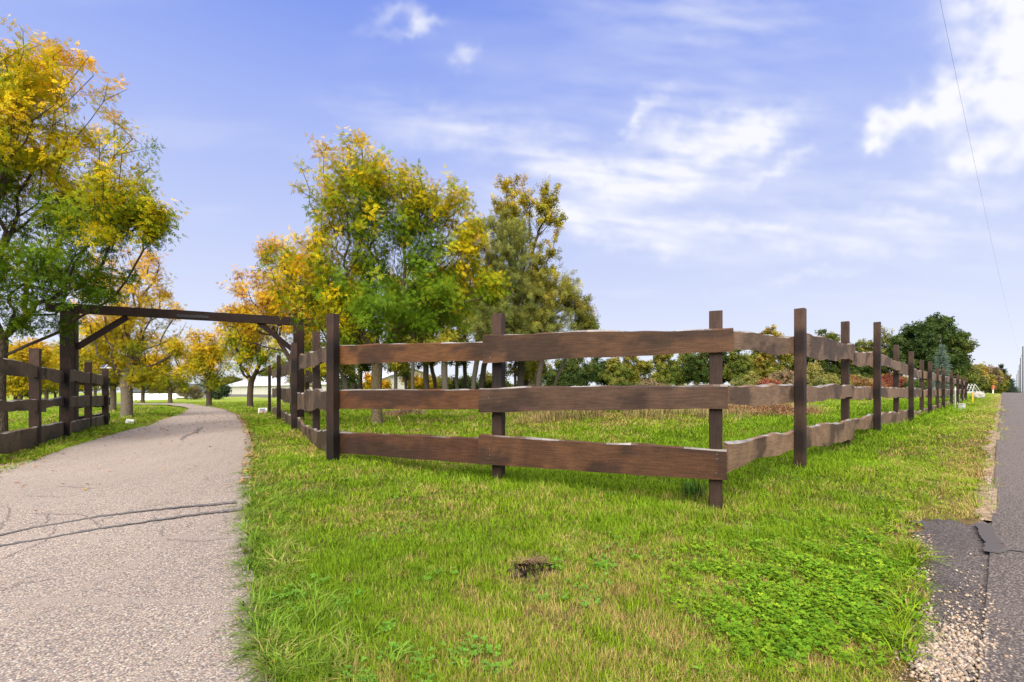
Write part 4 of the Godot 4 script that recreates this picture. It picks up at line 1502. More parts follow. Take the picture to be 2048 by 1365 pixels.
func tree(called: String, label: String, px: float, d: float, lobes: Array, o := {}) -> Node3D:
	# lobes: crown masses as the photograph shows them: [centre column, centre row, half width, half height]
	var r := RandomNumberGenerator.new()
	r.seed = int(px * 13.0 + d * 7.0) + int(o.get("seed", 0))
	var n: int = o.get("n", 260)
	var bx := side(px, d)
	var base := on(bx, d)
	var t := thing(called, label, o.get("category", "tree"), base, o.get("group", ""))
	var L := []
	var vol := 0.0
	var lo := 999.0
	var hi := 0.0
	for e in lobes:
		var c := Vector3(side(e[0], d) - bx, high(e[1], d) - base.y, (r.randf() - 0.5) * 0.25 * e[2] / F * d)
		var rx: float = e[2] / F * d * 0.88
		var ry: float = e[3] / F * d * 0.86
		var rz: float = (rx * 0.8 + minf(rx, ry) * 0.2) * float(o.get("deep", 0.95))
		var q := rx * ry * rz
		vol += pow(q, 0.68)
		L.append([c, Vector3(rx, ry, rz), vol])
		lo = minf(lo, c.y - ry)
		hi = maxf(hi, c.y + ry)
	var th: float = o.get("trunk", maxf(0.5, lo + (hi - lo) * 0.18))
	var tr: float = o.get("radius", 0.02 * hi)
	var P := PackedVector3Array()
	var par := PackedInt32Array()
	var len := PackedFloat32Array()
	var lean: Vector3 = o.get("lean", Vector3.ZERO)
	var stems: int = o.get("stems", 1)
	for s in stems:
		var steps := maxi(3, int(th / 0.35))
		var dx := Vector3.ZERO
		if stems > 1:
			dx = Vector3(r.randf() - 0.5, 0, r.randf() - 0.5) * float(o.get("spread", 0.5))
		for i in steps + 1:
			var q := float(i) / steps
			var w := Vector3(nz.get_noise_1d(q * 3.0 + px * 7.3), 0, nz.get_noise_1d(q * 3.0 + px * 3.1 + 500.0)) * 0.10 * th * q
			P.append(Vector3(0, th * q - 0.12 * (1.0 - q), 0) + lean * q * q + w * 0.6 + dx * (0.4 + 1.4 * q))
			par.append(-1 if i == 0 else P.size() - 2)
			len.append(0.0 if i == 0 else len[-1] + th / steps)
	var first := P.size()
	var pts := []
	var top := P[first - 1]
	# boughs: each draws a loose clump of twigs, with air between the clumps
	var bunch: int = o.get("bunch", 6)
	for i in n / bunch:
		var pick := r.randf() * vol
		for e in L:
			if pick <= e[2]:
				var v := Vector3(r.randfn(), r.randfn(), r.randfn()).normalized() * pow(r.randf(), 0.45)
				var c: Vector3 = e[0] + v * e[1]
				var w: float = minf(e[1].x, e[1].y) * float(o.get("loose", 0.27)) * r.randf_range(0.6, 1.3)
				var grow := ((c - top).normalized() + Vector3.UP * 0.5).normalized()
				for k in bunch:
					var p := c + Vector3(r.randfn(), r.randfn() * 0.8, r.randfn()) * w + grow * w * 1.3 * r.randfn()
					var off: Vector3 = (p - e[0]) / e[1]
					if off.length() > 1.16:
						p = e[0] + off / off.length() * r.randf_range(0.95, 1.28) * e[1]
					if p.y > 0.15:
						pts.append([p.distance_to(top), p])
				break
	pts.sort_custom(func(g, h): return g[0] < h[0])
	var bf: float = o.get("bf", 0.5)
	var skip := float(o.get("bare", 0.72)) * th
	for e in pts:
		var p: Vector3 = e[1]
		var best := -1
		var cost := 1e9
		for j in P.size():
			var q := P[j]
			if j < first and q.y < skip:
				continue
			var c := p.distance_to(q) + bf * len[j]
			if p.y < q.y:
				c += (q.y - p.y) * 0.7
			if c < cost:
				cost = c
				best = j
		var q := P[best]
		var dist := p.distance_to(q)
		var k := maxi(1, int(dist / 0.5))
		for i in range(1, k + 1):
			var u := float(i) / k
			var m := q.lerp(p, u)
			if i < k:
				m += Vector3(r.randf() - 0.5, r.randf() * 0.4, r.randf() - 0.5) * dist * 0.055
			P.append(m)
			par.append(best if i == 1 else P.size() - 2)
			len.append(len[par[-1]] + m.distance_to(P[par[-1]]))
	# thickness from the number of tips each piece of wood carries
	var tips := PackedFloat32Array()
	tips.resize(P.size())
	var kids := []
	kids.resize(P.size())
	for i in P.size():
		kids[i] = []
	for i in range(P.size() - 1, -1, -1):
		if kids[i].is_empty():
			tips[i] = 1.0
		if par[i] >= 0:
			tips[par[i]] += tips[i]
			kids[par[i]].append(i)
	var most := 0.0
	for i in P.size():
		most = maxf(most, tips[i])
	var rmin: float = o.get("twig", 0.006)
	var wood := Mb.new()
	var bark: Color = o.get("bark", Color(0.15, 0.115, 0.085))
	var rad := func(i: int) -> float: return maxf(rmin, tr * pow(tips[i] / most, 0.52))
	var start := []
	for i in P.size():
		if par[i] < 0:
			start.append([i, -1])
	while not start.is_empty():
		var s = start.pop_back()
		var line := []
		var rr := []
		if s[1] >= 0:
			line.append(P[s[1]])
			rr.append(rad.call(s[0]))
		var i: int = s[0]
		while true:
			line.append(P[i])
			rr.append(rad.call(i))
			if i < 4 * stems and s[1] < 0 and line.size() == 1:
				rr[-1] *= 1.35
			if kids[i].is_empty():
				break
			var big: int = kids[i][0]
			for c in kids[i]:
				if tips[c] > tips[big]:
					big = c
			for c in kids[i]:
				if c != big:
					start.append([c, i])
			i = big
		rr[-1] *= 0.5
		wood.sweep(line, rr, 9 if rr[0] > 0.06 else (5 if rr[0] > 0.02 else 3), bark)
	part("trunk", wood, mats.bark, t)
	# foliage
	var sp: String = o.get("sprig", "ash")
	var size: float = o.get("size", 1.0)
	var per: int = o.get("per", 4)
	var pal: Array = o.get("pal", ASH)
	var mix: float = o.get("mix", 0.0)
	var xf := []
	var co := []
	for i in range(first, P.size()):
		if tips[i] > float(o.get("leafy", 3.0)):
			continue
		var dir := (P[i] - P[par[i]]).normalized()
		for k in per:
			var y := (dir * 0.7 + Vector3(r.randfn(), r.randfn() * 0.7 + float(o.get("lift", 0.1)), r.randfn()) * 0.6).normalized()
			var x := y.cross(Vector3(r.randf() - 0.5, r.randf() - 0.5, r.randf() - 0.5)).normalized()
			var s := size * r.randf_range(0.75, 1.25)
			var p := P[i].lerp(P[par[i]], r.randf()) + Vector3(r.randfn(), r.randfn(), r.randfn()) * 0.07 * size
			xf.append(Transform3D(Basis(x, y, x.cross(y)) * s, p))
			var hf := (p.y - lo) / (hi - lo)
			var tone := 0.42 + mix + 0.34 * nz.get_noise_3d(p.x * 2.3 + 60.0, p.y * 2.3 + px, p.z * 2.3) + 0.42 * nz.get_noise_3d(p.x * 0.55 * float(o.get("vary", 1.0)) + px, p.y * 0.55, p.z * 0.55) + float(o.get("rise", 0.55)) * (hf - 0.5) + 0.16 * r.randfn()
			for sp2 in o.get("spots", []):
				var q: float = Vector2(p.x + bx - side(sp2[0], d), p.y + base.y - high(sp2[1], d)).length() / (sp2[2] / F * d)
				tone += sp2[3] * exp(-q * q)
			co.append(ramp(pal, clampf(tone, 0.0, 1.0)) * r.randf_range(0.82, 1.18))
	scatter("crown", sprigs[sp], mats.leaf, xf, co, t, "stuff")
	return t


func spruce(called: String, label: String, px: float, d: float, top_py: float, halfw: float, pal: Array, count: int, size: float) -> Node3D:
	var r := RandomNumberGenerator.new()
	r.seed = int(px * 3.0)
	var bx := side(px, d)
	var base := on(bx, d)
	var h := high(top_py, d) - base.y
	var w := halfw / F * d
	var t := thing(called, label, "tree", base)
	var mb := Mb.new()
	mb.sweep([Vector3(0, -0.1, 0), Vector3(0, h * 0.5, 0), Vector3(0, h * 0.97, 0)], [h * 0.022, h * 0.012, 0.01], 7, Color(0.09, 0.07, 0.055))
	var xf := []
	var co := []
	for i in count:
		var y := pow(r.randf(), 1.35)
		var tier := floorf(y * 13.0) / 13.0
		var reach := w * (1.0 - y) * (0.78 + 0.34 * (1.0 - fmod(y * 13.0, 1.0))) + 0.03
		var a := r.randf() * TAU
		reach *= 0.85 + 0.25 * nz.get_noise_2d(a * 9.0, tier * 40.0)
		var u := pow(r.randf(), 0.45)
		var out := Vector3(cos(a), 0, sin(a))
		var p := out * reach * u + Vector3.UP * (h * (0.03 + 0.95 * y) - 0.10 * reach * u)
		var dir := (out + Vector3.UP * r.randf_range(-0.35, 0.55) + Vector3(r.randfn(), r.randfn(), r.randfn()) * 0.25).normalized()
		if y > 0.93:
			dir = (Vector3.UP + out * 0.5).normalized()
		var x := dir.cross(Vector3(r.randf() - 0.5, 1, r.randf() - 0.5)).normalized()
		xf.append(Transform3D(Basis(x, dir, x.cross(dir)) * size * r.randf_range(0.7, 1.2), p))
		co.append(ramp(pal, clampf(u * 0.8 + r.randfn() * 0.2, 0, 1)) * r.randf_range(0.8, 1.2))
		if i % 9 == 0:
			mb.sweep([Vector3.UP * (p.y + 0.12 * reach), p], [0.012 * h * 0.3, 0.004], 3, Color(0.09, 0.07, 0.055))
	part("trunk", mb, mats.bark, t)
	scatter("crown", sprigs.needle, mats.leaf, xf, co, t, "stuff")
	return t


func build_trees() -> void:
	sprigs.ash = ash_sprig(1)
	sprigs.broad = broad_sprig(2, 0.085, 0.055, 30)
	sprigs.slim = broad_sprig(3, 0.10, 0.026, 40)
	sprigs.oak = broad_sprig(4, 0.12, 0.07, 26)
	sprigs.needle = needle_sprig(5)

	tree("ash_tree", "large ash with yellow top and green lower boughs cut off by the left edge", -6, 9.6,
		[[20, 175, 190, 110], [40, 330, 250, 130], [240, 440, 128, 62], [110, 560, 165, 75], [-170, 380, 200, 160], [70, 640, 75, 24], [240, 400, 60, 60], [280, 425, 85, 22]],
		{"n": 1300, "per": 5, "leafy": 4.0, "size": 0.78, "twig": 0.008, "trunk": 2.1, "radius": 0.15, "bf": 0.6, "mix": -0.07, "rise": 0.75, "bark": Color(0.19, 0.15, 0.11), "spots": [[20, 560, 60, 0.35], [300, 430, 70, 0.12], [130, 500, 70, -0.25], [130, 250, 120, 0.1], [50, 420, 80, -0.2]]})
	tree("ash_tree", "broad green and yellow ash standing behind the front fence", 753, 11.7,
		[[690, 380, 95, 108], [760, 430, 115, 120], [860, 425, 80, 100], [660, 555, 125, 95], [880, 575, 125, 85], [770, 630, 190, 62], [930, 480, 38, 55], [975, 580, 45, 30]],
		{"n": 1500, "per": 4, "leafy": 4.0, "size": 0.78, "twig": 0.009, "trunk": 1.75, "radius": 0.135, "bf": 0.6, "mix": -0.05, "rise": 0.6, "bark": Color(0.24, 0.19, 0.11), "spots": [[640, 520, 60, 0.35], [930, 480, 55, 0.38], [800, 570, 120, -0.28], [680, 660, 40, 0.3], [780, 380, 50, 0.12], [900, 620, 100, -0.12], [930, 570, 40, 0.3]]})
	# the row along the driveway
	var row := "trees lining the driveway"
	tree("ash_tree", "sparse orange-leaved tree with stout pale trunk by the small white sign", 253, 19.0, [[262, 560, 70, 62], [255, 640, 100, 70], [215, 700, 65, 50], [310, 700, 50, 40], [250, 740, 75, 35]],
		{"n": 380, "per": 4, "trunk": 1.9, "radius": 0.20, "bf": 0.6, "pal": GOLD, "mix": 0.12, "group": row, "bark": Color(0.27, 0.22, 0.17), "spots": [[300, 720, 45, -0.3]]})
	tree("ash_tree", "green-yellow tree with forked dark trunk beneath the crossbeam's right end", 500, 29.0, [[505, 660, 60, 45], [500, 705, 75, 45], [545, 730, 45, 35], [470, 700, 40, 40]],
		{"n": 330, "per": 4, "size": 1.2, "trunk": 1.7, "radius": 0.17, "pal": ASH, "mix": 0.02, "rise": 0.2, "group": row, "bark": Color(0.12, 0.09, 0.07)})
	tree("ash_tree", "orange tree at the driveway's bend, centred in the arch", 418, 33.0, [[418, 695, 50, 35], [420, 735, 58, 40], [385, 720, 28, 30]],
		{"n": 300, "per": 4, "size": 1.35, "trunk": 1.6, "radius": 0.17, "pal": GOLD, "mix": 0.08, "group": row, "bark": Color(0.13, 0.10, 0.08)})
	tree("ash_tree", "yellow tree before the middle of the white trailer", 340, 41.0, [[335, 720, 45, 35], [350, 755, 40, 25], [310, 745, 35, 25]],
		{"n": 230, "per": 4, "size": 1.6, "trunk": 1.5, "radius": 0.17, "pal": GOLD, "mix": 0.0, "group": row, "bark": Color(0.2, 0.16, 0.12)})
	tree("ash_tree", "small yellow-green tree before the trailer's wheels", 285, 47.0, [[285, 740, 38, 32], [300, 765, 30, 18]],
		{"n": 200, "per": 4, "size": 1.8, "trunk": 1.6, "radius": 0.16, "pal": GOLD, "mix": -0.12, "group": row, "bark": Color(0.2, 0.16, 0.12)})
	tree("ash_tree", "gold tree half hidden behind the left fence's end post", 226, 24.0, [[215, 680, 48, 45], [205, 735, 55, 40], [240, 745, 40, 30]],
		{"n": 260, "per": 4, "size": 1.3, "trunk": 1.8, "radius": 0.13, "pal": GOLD, "mix": 0.0, "group": row, "bark": Color(0.2, 0.16, 0.12)})
	tree("ash_tree", "tall orange tree rising behind the right-hand gate post", 588, 19.5, [[565, 555, 58, 70], [520, 590, 60, 62], [575, 625, 75, 55], [490, 640, 45, 40], [600, 690, 45, 50], [610, 740, 40, 40]],
		{"n": 480, "per": 4, "trunk": 2.0, "radius": 0.12, "bf": 0.6, "pal": GOLD, "mix": 0.12, "group": row, "bark": Color(0.13, 0.10, 0.08), "spots": [[600, 700, 60, -0.3], [590, 640, 30, 0.25]]})
	for e in [[40, 36.0, 52, "yellow tree seen under the top rail at the far left edge"], [92, 44.0, 44, "orange tree glimpsed between the left fence's first two posts"], [152, 40.0, 46, "gold tree seen behind the left-hand gate post"], [8, 50.0, 40, "olive tree farthest left beyond the left fence"], [190, 58.0, 36, "yellow-green tree in the gap beside the left end post"]]:
		var x: float = e[0]
		var w: float = e[2]
		tree("ash_tree", e[3], x, e[1], [[x, 738, w, 34], [x - 8, 765, w * 0.9, 22], [x + 12, 715, w * 0.6, 30]],
			{"n": 220, "per": 4, "size": 1.7, "trunk": 1.5, "radius": 0.15, "pal": GOLD, "mix": -0.05 + 0.1 * sin(x), "group": "yellow trees beyond the left fence", "bark": Color(0.15, 0.12, 0.1)})

	# grove behind the main ash
	var grove := "thin-stemmed grove behind the fence"
	tree("poplar_tree", "tallest poplar, two yellow-olive spires above the grove", 1042, 26.0, [[1022, 425, 42, 88], [1092, 425, 38, 85], [1050, 530, 70, 70], [1075, 610, 75, 60]],
		{"n": 600, "per": 4, "loose": 0.34, "sprig": "broad", "size": 0.95, "trunk": 4.0, "bare": 0.6, "radius": 0.20, "leafy": 8.0, "pal": POPLAR, "mix": 0.05, "lift": 0.5, "bf": 0.5, "group": grove, "bark": Color(0.12, 0.10, 0.085)})
	tree("willow_tree", "grey-green willow in front of the tall poplar", 1005, 23.5, [[1010, 500, 60, 75], [1010, 590, 75, 65], [960, 480, 32, 60], [985, 650, 70, 45]],
		{"n": 620, "per": 4, "loose": 0.36, "sprig": "slim", "size": 1.0, "trunk": 2.6, "radius": 0.16, "pal": WILLOW, "mix": -0.05, "bf": 0.5, "group": grove, "bark": Color(0.17, 0.14, 0.11)})
	tree("willow_tree", "olive willow with wide right-hand crown at the grove's right side", 1075, 24.5, [[1080, 600, 75, 50], [1120, 580, 42, 40], [1090, 665, 90, 38], [1050, 690, 60, 30]],
		{"n": 540, "per": 4, "loose": 0.36, "sprig": "slim", "size": 1.0, "trunk": 2.6, "radius": 0.15, "pal": WILLOW, "mix": 0.08, "bf": 0.5, "lean": Vector3(0.3, 0, 0), "group": grove, "bark": Color(0.15, 0.12, 0.10)})
	tree("willow_tree", "leaning sparse tree with a drooping tuft at the grove's right end", 1105, 25.5, [[1165, 625, 30, 40], [1175, 650, 20, 22], [1125, 690, 45, 25], [1140, 600, 25, 25]],
		{"n": 230, "per": 3, "sprig": "slim", "size": 1.2, "trunk": 2.0, "radius": 0.09, "pal": OLIVE, "mix": 0.05, "bf": 0.25, "lean": Vector3(0.7, 0, 0), "group": grove, "bark": Color(0.13, 0.11, 0.09)})
	var tw := [[692, 24.0, -0.5, 700, 32, "first thin stem of the grove right of the tall front post"], [705, 27.0, 0.2, 655, 36, "dark thick stem close left of the front ash trunk"], [720, 29.0, 0.1, 670, 32, "grey stem just left of the front ash trunk"], [790, 26.0, 0.3, 660, 36, "grey leaning stem just right of the front ash trunk"],
		[812, 33.0, -0.4, 680, 30, "dark curved stem with orange leaves between front ash and first grey stem"], [826, 25.0, 0.0, 640, 38, "straight pale grey stem midway along the left bay"], [853, 27.0, 0.0, 650, 34, "slim grey stem right of the straight pale one"], [872, 29.0, -0.7, 660, 34, "dark stem leaning left behind the left bay"],
		[890, 24.5, 0.1, 640, 40, "stout grey stem two thirds along the left bay"], [914, 26.0, 0.0, 640, 36, "pale upright stem near the left bay's right end"], [931, 30.0, -0.2, 660, 34, "thin dark stem left of the leaning pair"], [946, 25.0, 0.7, 630, 38, "left one of the pair leaning right beside the middle front post"], [962, 27.0, 0.9, 640, 34, "right one of the pair leaning right beside the middle front post"],
		[640, 26.0, -0.6, 700, 34, "slanting greenish stem left of the tall front post"], [1030, 30.0, 0.2, 690, 30, "dark stem just right of the middle front post"], [1050, 32.0, 0.5, 700, 30, "slender leaning stem in the grove's right half"]]
	for e in tw:
		var x: float = e[0]
		var c: float = e[3]
		var w: float = e[4]
		var sh: float = e[2] * 22.0
		tree("grove_tree", e[5], x, e[1], [[x + sh, c - 25, w, 55], [x + sh * 1.3, c + 36, w * 1.3, 42], [x + sh * 1.2, c - 85, w * 0.7, 45]],
			{"n": 140, "per": 4, "sprig": "broad", "size": 1.2, "trunk": 3.4, "bare": 0.55, "radius": 0.075 + 0.10 * fmod(x * 0.137, 1.0), "pal": [OLIVE, GOLD, POPLAR, OLIVE][int(x) % 4], "mix": -0.12 + 0.14 * sin(x * 1.3), "lean": Vector3(e[2] * 0.8, 0, 0.2), "bf": 0.5, "group": grove, "bark": Color(0.18, 0.155, 0.13) if int(x) % 3 else Color(0.12, 0.095, 0.075)})
	# undergrowth at the feet of the grove
	var und := [[690, 33.0, 26, 22, DARK, "low dark bush at the grove's left foot"], [745, 35.0, 26, 26, GOLD, "orange-leaved bush behind the front ash trunk"], [835, 34.0, 34, 30, GOLD, "yellow-leaved bush in the middle of the grove"], [880, 36.0, 30, 18, OLIVE, "low olive bush among the grove's middle stems"], [930, 36.0, 28, 22, DARK, "dark bush behind the leaning pair"], [990, 34.0, 36, 24, OLIVE, "olive bush at the middle front post"], [1058, 37.0, 30, 26, BRUSH, "brownish bush right of the middle front post"]]
	for e in und:
		var x: float = e[0]
		tree("bush", e[5], x, e[1], [[x, 772, e[2], e[3] * 0.7], [x + 10, 778, e[2] * 0.9, 10]], {"n": 110, "per": 3, "sprig": "broad", "size": 1.5, "trunk": 0.5, "stems": 3, "radius": 0.05, "pal": e[4], "group": "undergrowth of the grove", "category": "bush", "bark": Color(0.12, 0.1, 0.08)})

	# far side of the field
	var far := "trees along the far side of the field"
	var ft := [
		[1120, 52.0, 724, 36, 50, DARK, 0.1, "dark bushy tree left of the gap in the treeline"], [1160, 56.0, 706, 38, 66, DARK, 0.22, "rounded dark green tree seen under the front top rail"], [1208, 60.0, 700, 26, 70, DARK, 0.0, "slender dark tree with open crown in the front bay"], [1238, 57.0, 722, 26, 48, OLIVE, 0.1, "short olive tree right of the slender dark one"],
		[1268, 58.0, 708, 26, 62, OLIVE, 0.4, "reddish olive tree in the middle of the front bay"], [1320, 57.0, 702, 34, 68, OLIVE, 0.15, "yellow-topped green tree in the front bay's right half"], [1362, 62.0, 700, 22, 70, OLIVE, 0.0, "thin green tree left of the corner post"], [1395, 58.0, 690, 34, 78, DARK, 0.3, "full green tree just left of the corner post"], [1436, 60.0, 690, 30, 80, DARK, 0.1, "dark tree directly behind the corner post"],
		[1480, 58.0, 688, 30, 82, OLIVE, 0.05, "light green tree right of the corner post"], [1520, 64.0, 668, 26, 100, OLIVE, 0.25, "tall olive tree left of the second road-side post"], [1552, 60.0, 655, 34, 112, OLIVE, 0.45, "tall yellow-crowned tree left of the second road-side post"], [1590, 63.0, 670, 26, 100, DARK, 0.2, "dark tree hidden by the second road-side post"], [1640, 61.0, 662, 34, 106, DARK, 0.35, "spiky green tree between second and third road-side posts"],
		[1672, 60.0, 668, 24, 98, OLIVE, 0.0, "green tree left of the third road-side post"], [1706, 62.0, 690, 28, 80, DARK, 0.25, "dark green tree right of the third road-side post"], [1738, 66.0, 676, 24, 90, OLIVE, 0.2, "thin pale tree beside the fourth road-side post"], [1776, 64.0, 648, 30, 120, YELLOWISH, -0.15, "yellow-topped tree left of the dark oak"]]
	for e in ft:
		var x: float = e[0]
		var top: float = e[2]
		var w: float = e[3]
		var h: float = e[4]
		var off := 8.0 * sin(x * 2.1)
		tree("field_tree", e[7], x, e[1], [[x + off, top + h * 0.24, w * 0.55, h * 0.26], [x - off * 1.4, top + h * 0.52, w * 0.75, h * 0.24], [x + off * 1.8, top + h * 0.66, w * 0.8, h * 0.22], [x - off * 0.5, top + h * 0.86, w * 0.9, h * 0.16]],
			{"n": 240, "per": 4, "loose": 0.42, "sprig": "oak", "size": 1.55, "trunk": 1.6, "radius": 0.14, "pal": e[5], "mix": float(e[6]) - 0.15, "twig": 0.012, "group": far, "bark": Color(0.11, 0.09, 0.075), "rise": 0.45})
	tree("oak_tree", "big dark green spreading oak above the receding fence", 1852, 58.0, [[1845, 690, 52, 40], [1870, 665, 35, 28], [1815, 705, 30, 40], [1860, 725, 60, 35], [1915, 685, 34, 22], [1925, 715, 20, 28]],
		{"n": 620, "per": 5, "sprig": "oak", "size": 1.9, "trunk": 2.6, "radius": 0.36, "twig": 0.015, "pal": DARK, "mix": -0.12, "rise": 0.2, "bark": Color(0.07, 0.06, 0.05), "spots": [[1925, 700, 20, 0.35]]})
	var sh := [[1500, 50.0, 750, 28, 26, YELLOWISH, 0.0, "pale yellow shrub right of the corner post"], [1562, 52.0, 742, 32, 30, BRUSH, 0.2, "straw-coloured shrub left of the second road-side post"], [1628, 55.0, 725, 22, 46, YELLOWISH, 0.3, "bright yellow shrub right of the second road-side post"], [1662, 50.0, 752, 28, 22, YELLOWISH, -0.1, "low yellow-green shrub left of the third road-side post"],
		[1700, 52.0, 755, 22, 20, RED, 0.3, "rusty shrub behind the third road-side post"], [1722, 53.0, 748, 24, 28, YELLOWISH, -0.2, "yellow-green shrub between third and fourth road-side posts"], [1740, 50.0, 760, 22, 16, RED, 0.45, "low orange-red shrub left of the fourth road-side post"], [1768, 52.0, 757, 18, 18, YELLOWISH, 0.2, "orange-yellow shrub right of the fourth road-side post"], [1780, 51.0, 752, 12, 20, RED, 0.0, "crimson shrub left of the fifth road-side post"], [1806, 52.0, 757, 20, 18, RED, 0.5, "orange-brown shrub right of the fifth road-side post"], [1540, 49.0, 762, 20, 12, RED, 0.2, "small rusty shrub under the light green tree"],
		[1838, 50.0, 760, 20, 16, DARK, 0.2, "dark green shrub below the oak"], [1300, 50.0, 766, 30, 12, BRUSH, 0.1, "low brown scrub in the front bay"], [1240, 49.0, 762, 22, 14, DARK, 0.3, "small dark shrub in the front bay"]]
	for e in sh:
		var x: float = e[0]
		tree("shrub", e[7], x, e[1], [[x, e[2] + e[4] * 0.55, e[3] * 0.7, e[4] * 0.45], [x + 9, e[2] + e[4] * 0.85, e[3] * 1.1, e[4] * 0.3], [x - 11, e[2] + e[4] * 0.8, e[3] * 0.8, e[4] * 0.3]], {"n": 140, "per": 4, "loose": 0.5, "sprig": "broad", "size": 1.6, "trunk": 0.4, "stems": 3, "radius": 0.05, "twig": 0.01, "pal": e[5], "mix": e[6], "group": "autumn shrubs along the field edge", "category": "shrub", "bark": Color(0.12, 0.1, 0.08)})
	spruce("spruce_tree", "silvery blue spruce in front of the oak", 1884, 42.0, 692, 24, SPRUCE, 900, 0.95)
	# the wooded bank where the road goes over the hill
	var hb := [[1908, 62.0, 738, 24, 30, OLIVE, -0.1, "green thicket at the fence's far end"], [1932, 75.0, 740, 22, 34, YELLOWISH, -0.2, "yellow-olive tree beyond the fence's far end"], [1952, 82.0, 738, 20, 38, OLIVE, 0.3, "olive-brown tree on the far bank"], [1972, 88.0, 740, 18, 40, BRUSH, 0.1, "brownish tree left of the far dark spruce"], [1986, 92.0, 744, 14, 36, OLIVE, 0.15, "yellowish tree touching the far dark spruce"]]
	for e in hb:
		var x: float = e[0]
		tree("bank_tree", e[7], x, e[1], [[x, e[2] + 12, e[3] * 0.9, 14], [x + 3, e[2] + 26, e[3] * 1.15, 14]], {"n": 230, "per": 4, "sprig": "oak", "size": 2.4, "trunk": 0.8, "radius": 0.15, "twig": 0.02, "pal": e[5], "mix": e[6], "group": "trees on the far bank by the road", "bark": Color(0.12, 0.1, 0.08)})
	spruce("spruce_tree", "dark pointed spruce on the far bank beside the road", 2003, 95.0, 734, 19, FIR, 900, 2.3)
	spruce("spruce_tree", "dark lower conifer sloping down to the road's crest", 2018, 105.0, 756, 14, FIR, 600, 2.5)
	# by the trailer and shed
	tree("bush", "round dark blue-green bush at the pale shed's left end", 437, 62.0, [[437, 783, 13, 11]], {"n": 160, "per": 4, "sprig": "broad", "size": 2.2, "trunk": 0.4, "stems": 2, "radius": 0.05, "twig": 0.012, "pal": FIR, "category": "bush"})
	tree("bush", "leafless brown brush behind the trailer's right end", 385, 85.0, [[385, 788, 22, 14], [360, 782, 20, 10]], {"n": 220, "per": 2, "sprig": "slim", "size": 2.0, "trunk": 0.3, "stems": 4, "radius": 0.06, "twig": 0.02, "pal": BRUSH, "category": "bush", "bark": Color(0.17, 0.13, 0.11)})
	tree("bush", "bare grey-brown brush behind the trailer's middle", 325, 125.0, [[325, 780, 30, 14]], {"n": 200, "per": 2, "sprig": "slim", "size": 3.0, "trunk": 0.3, "stems": 4, "radius": 0.07, "twig": 0.03, "pal": BRUSH, "category": "bush", "bark": Color(0.17, 0.13, 0.11)})
	for e in [[30, 70.0, 60, 20, "dark hedge tree on the skyline at far left"], [110, 90.0, 60, 16, "second dark tree on the skyline at left"], [460, 130.0, 50, 14, "distant dark trees left of the shed roof"], [560, 120.0, 60, 22, "distant green tree behind the shed roof"], [640, 115.0, 50, 24, "distant green tree right of the shed roof"]]:
		var x: float = e[0]
		tree("skyline_tree", e[4], x, e[1], [[x, 785.0 - e[3], e[2], e[3]]], {"n": 200, "per": 4, "sprig": "oak", "size": 3.2, "trunk": 1.5, "radius": 0.2, "twig": 0.03, "pal": DARK, "mix": 0.2, "group": "dark trees on the left skyline"})


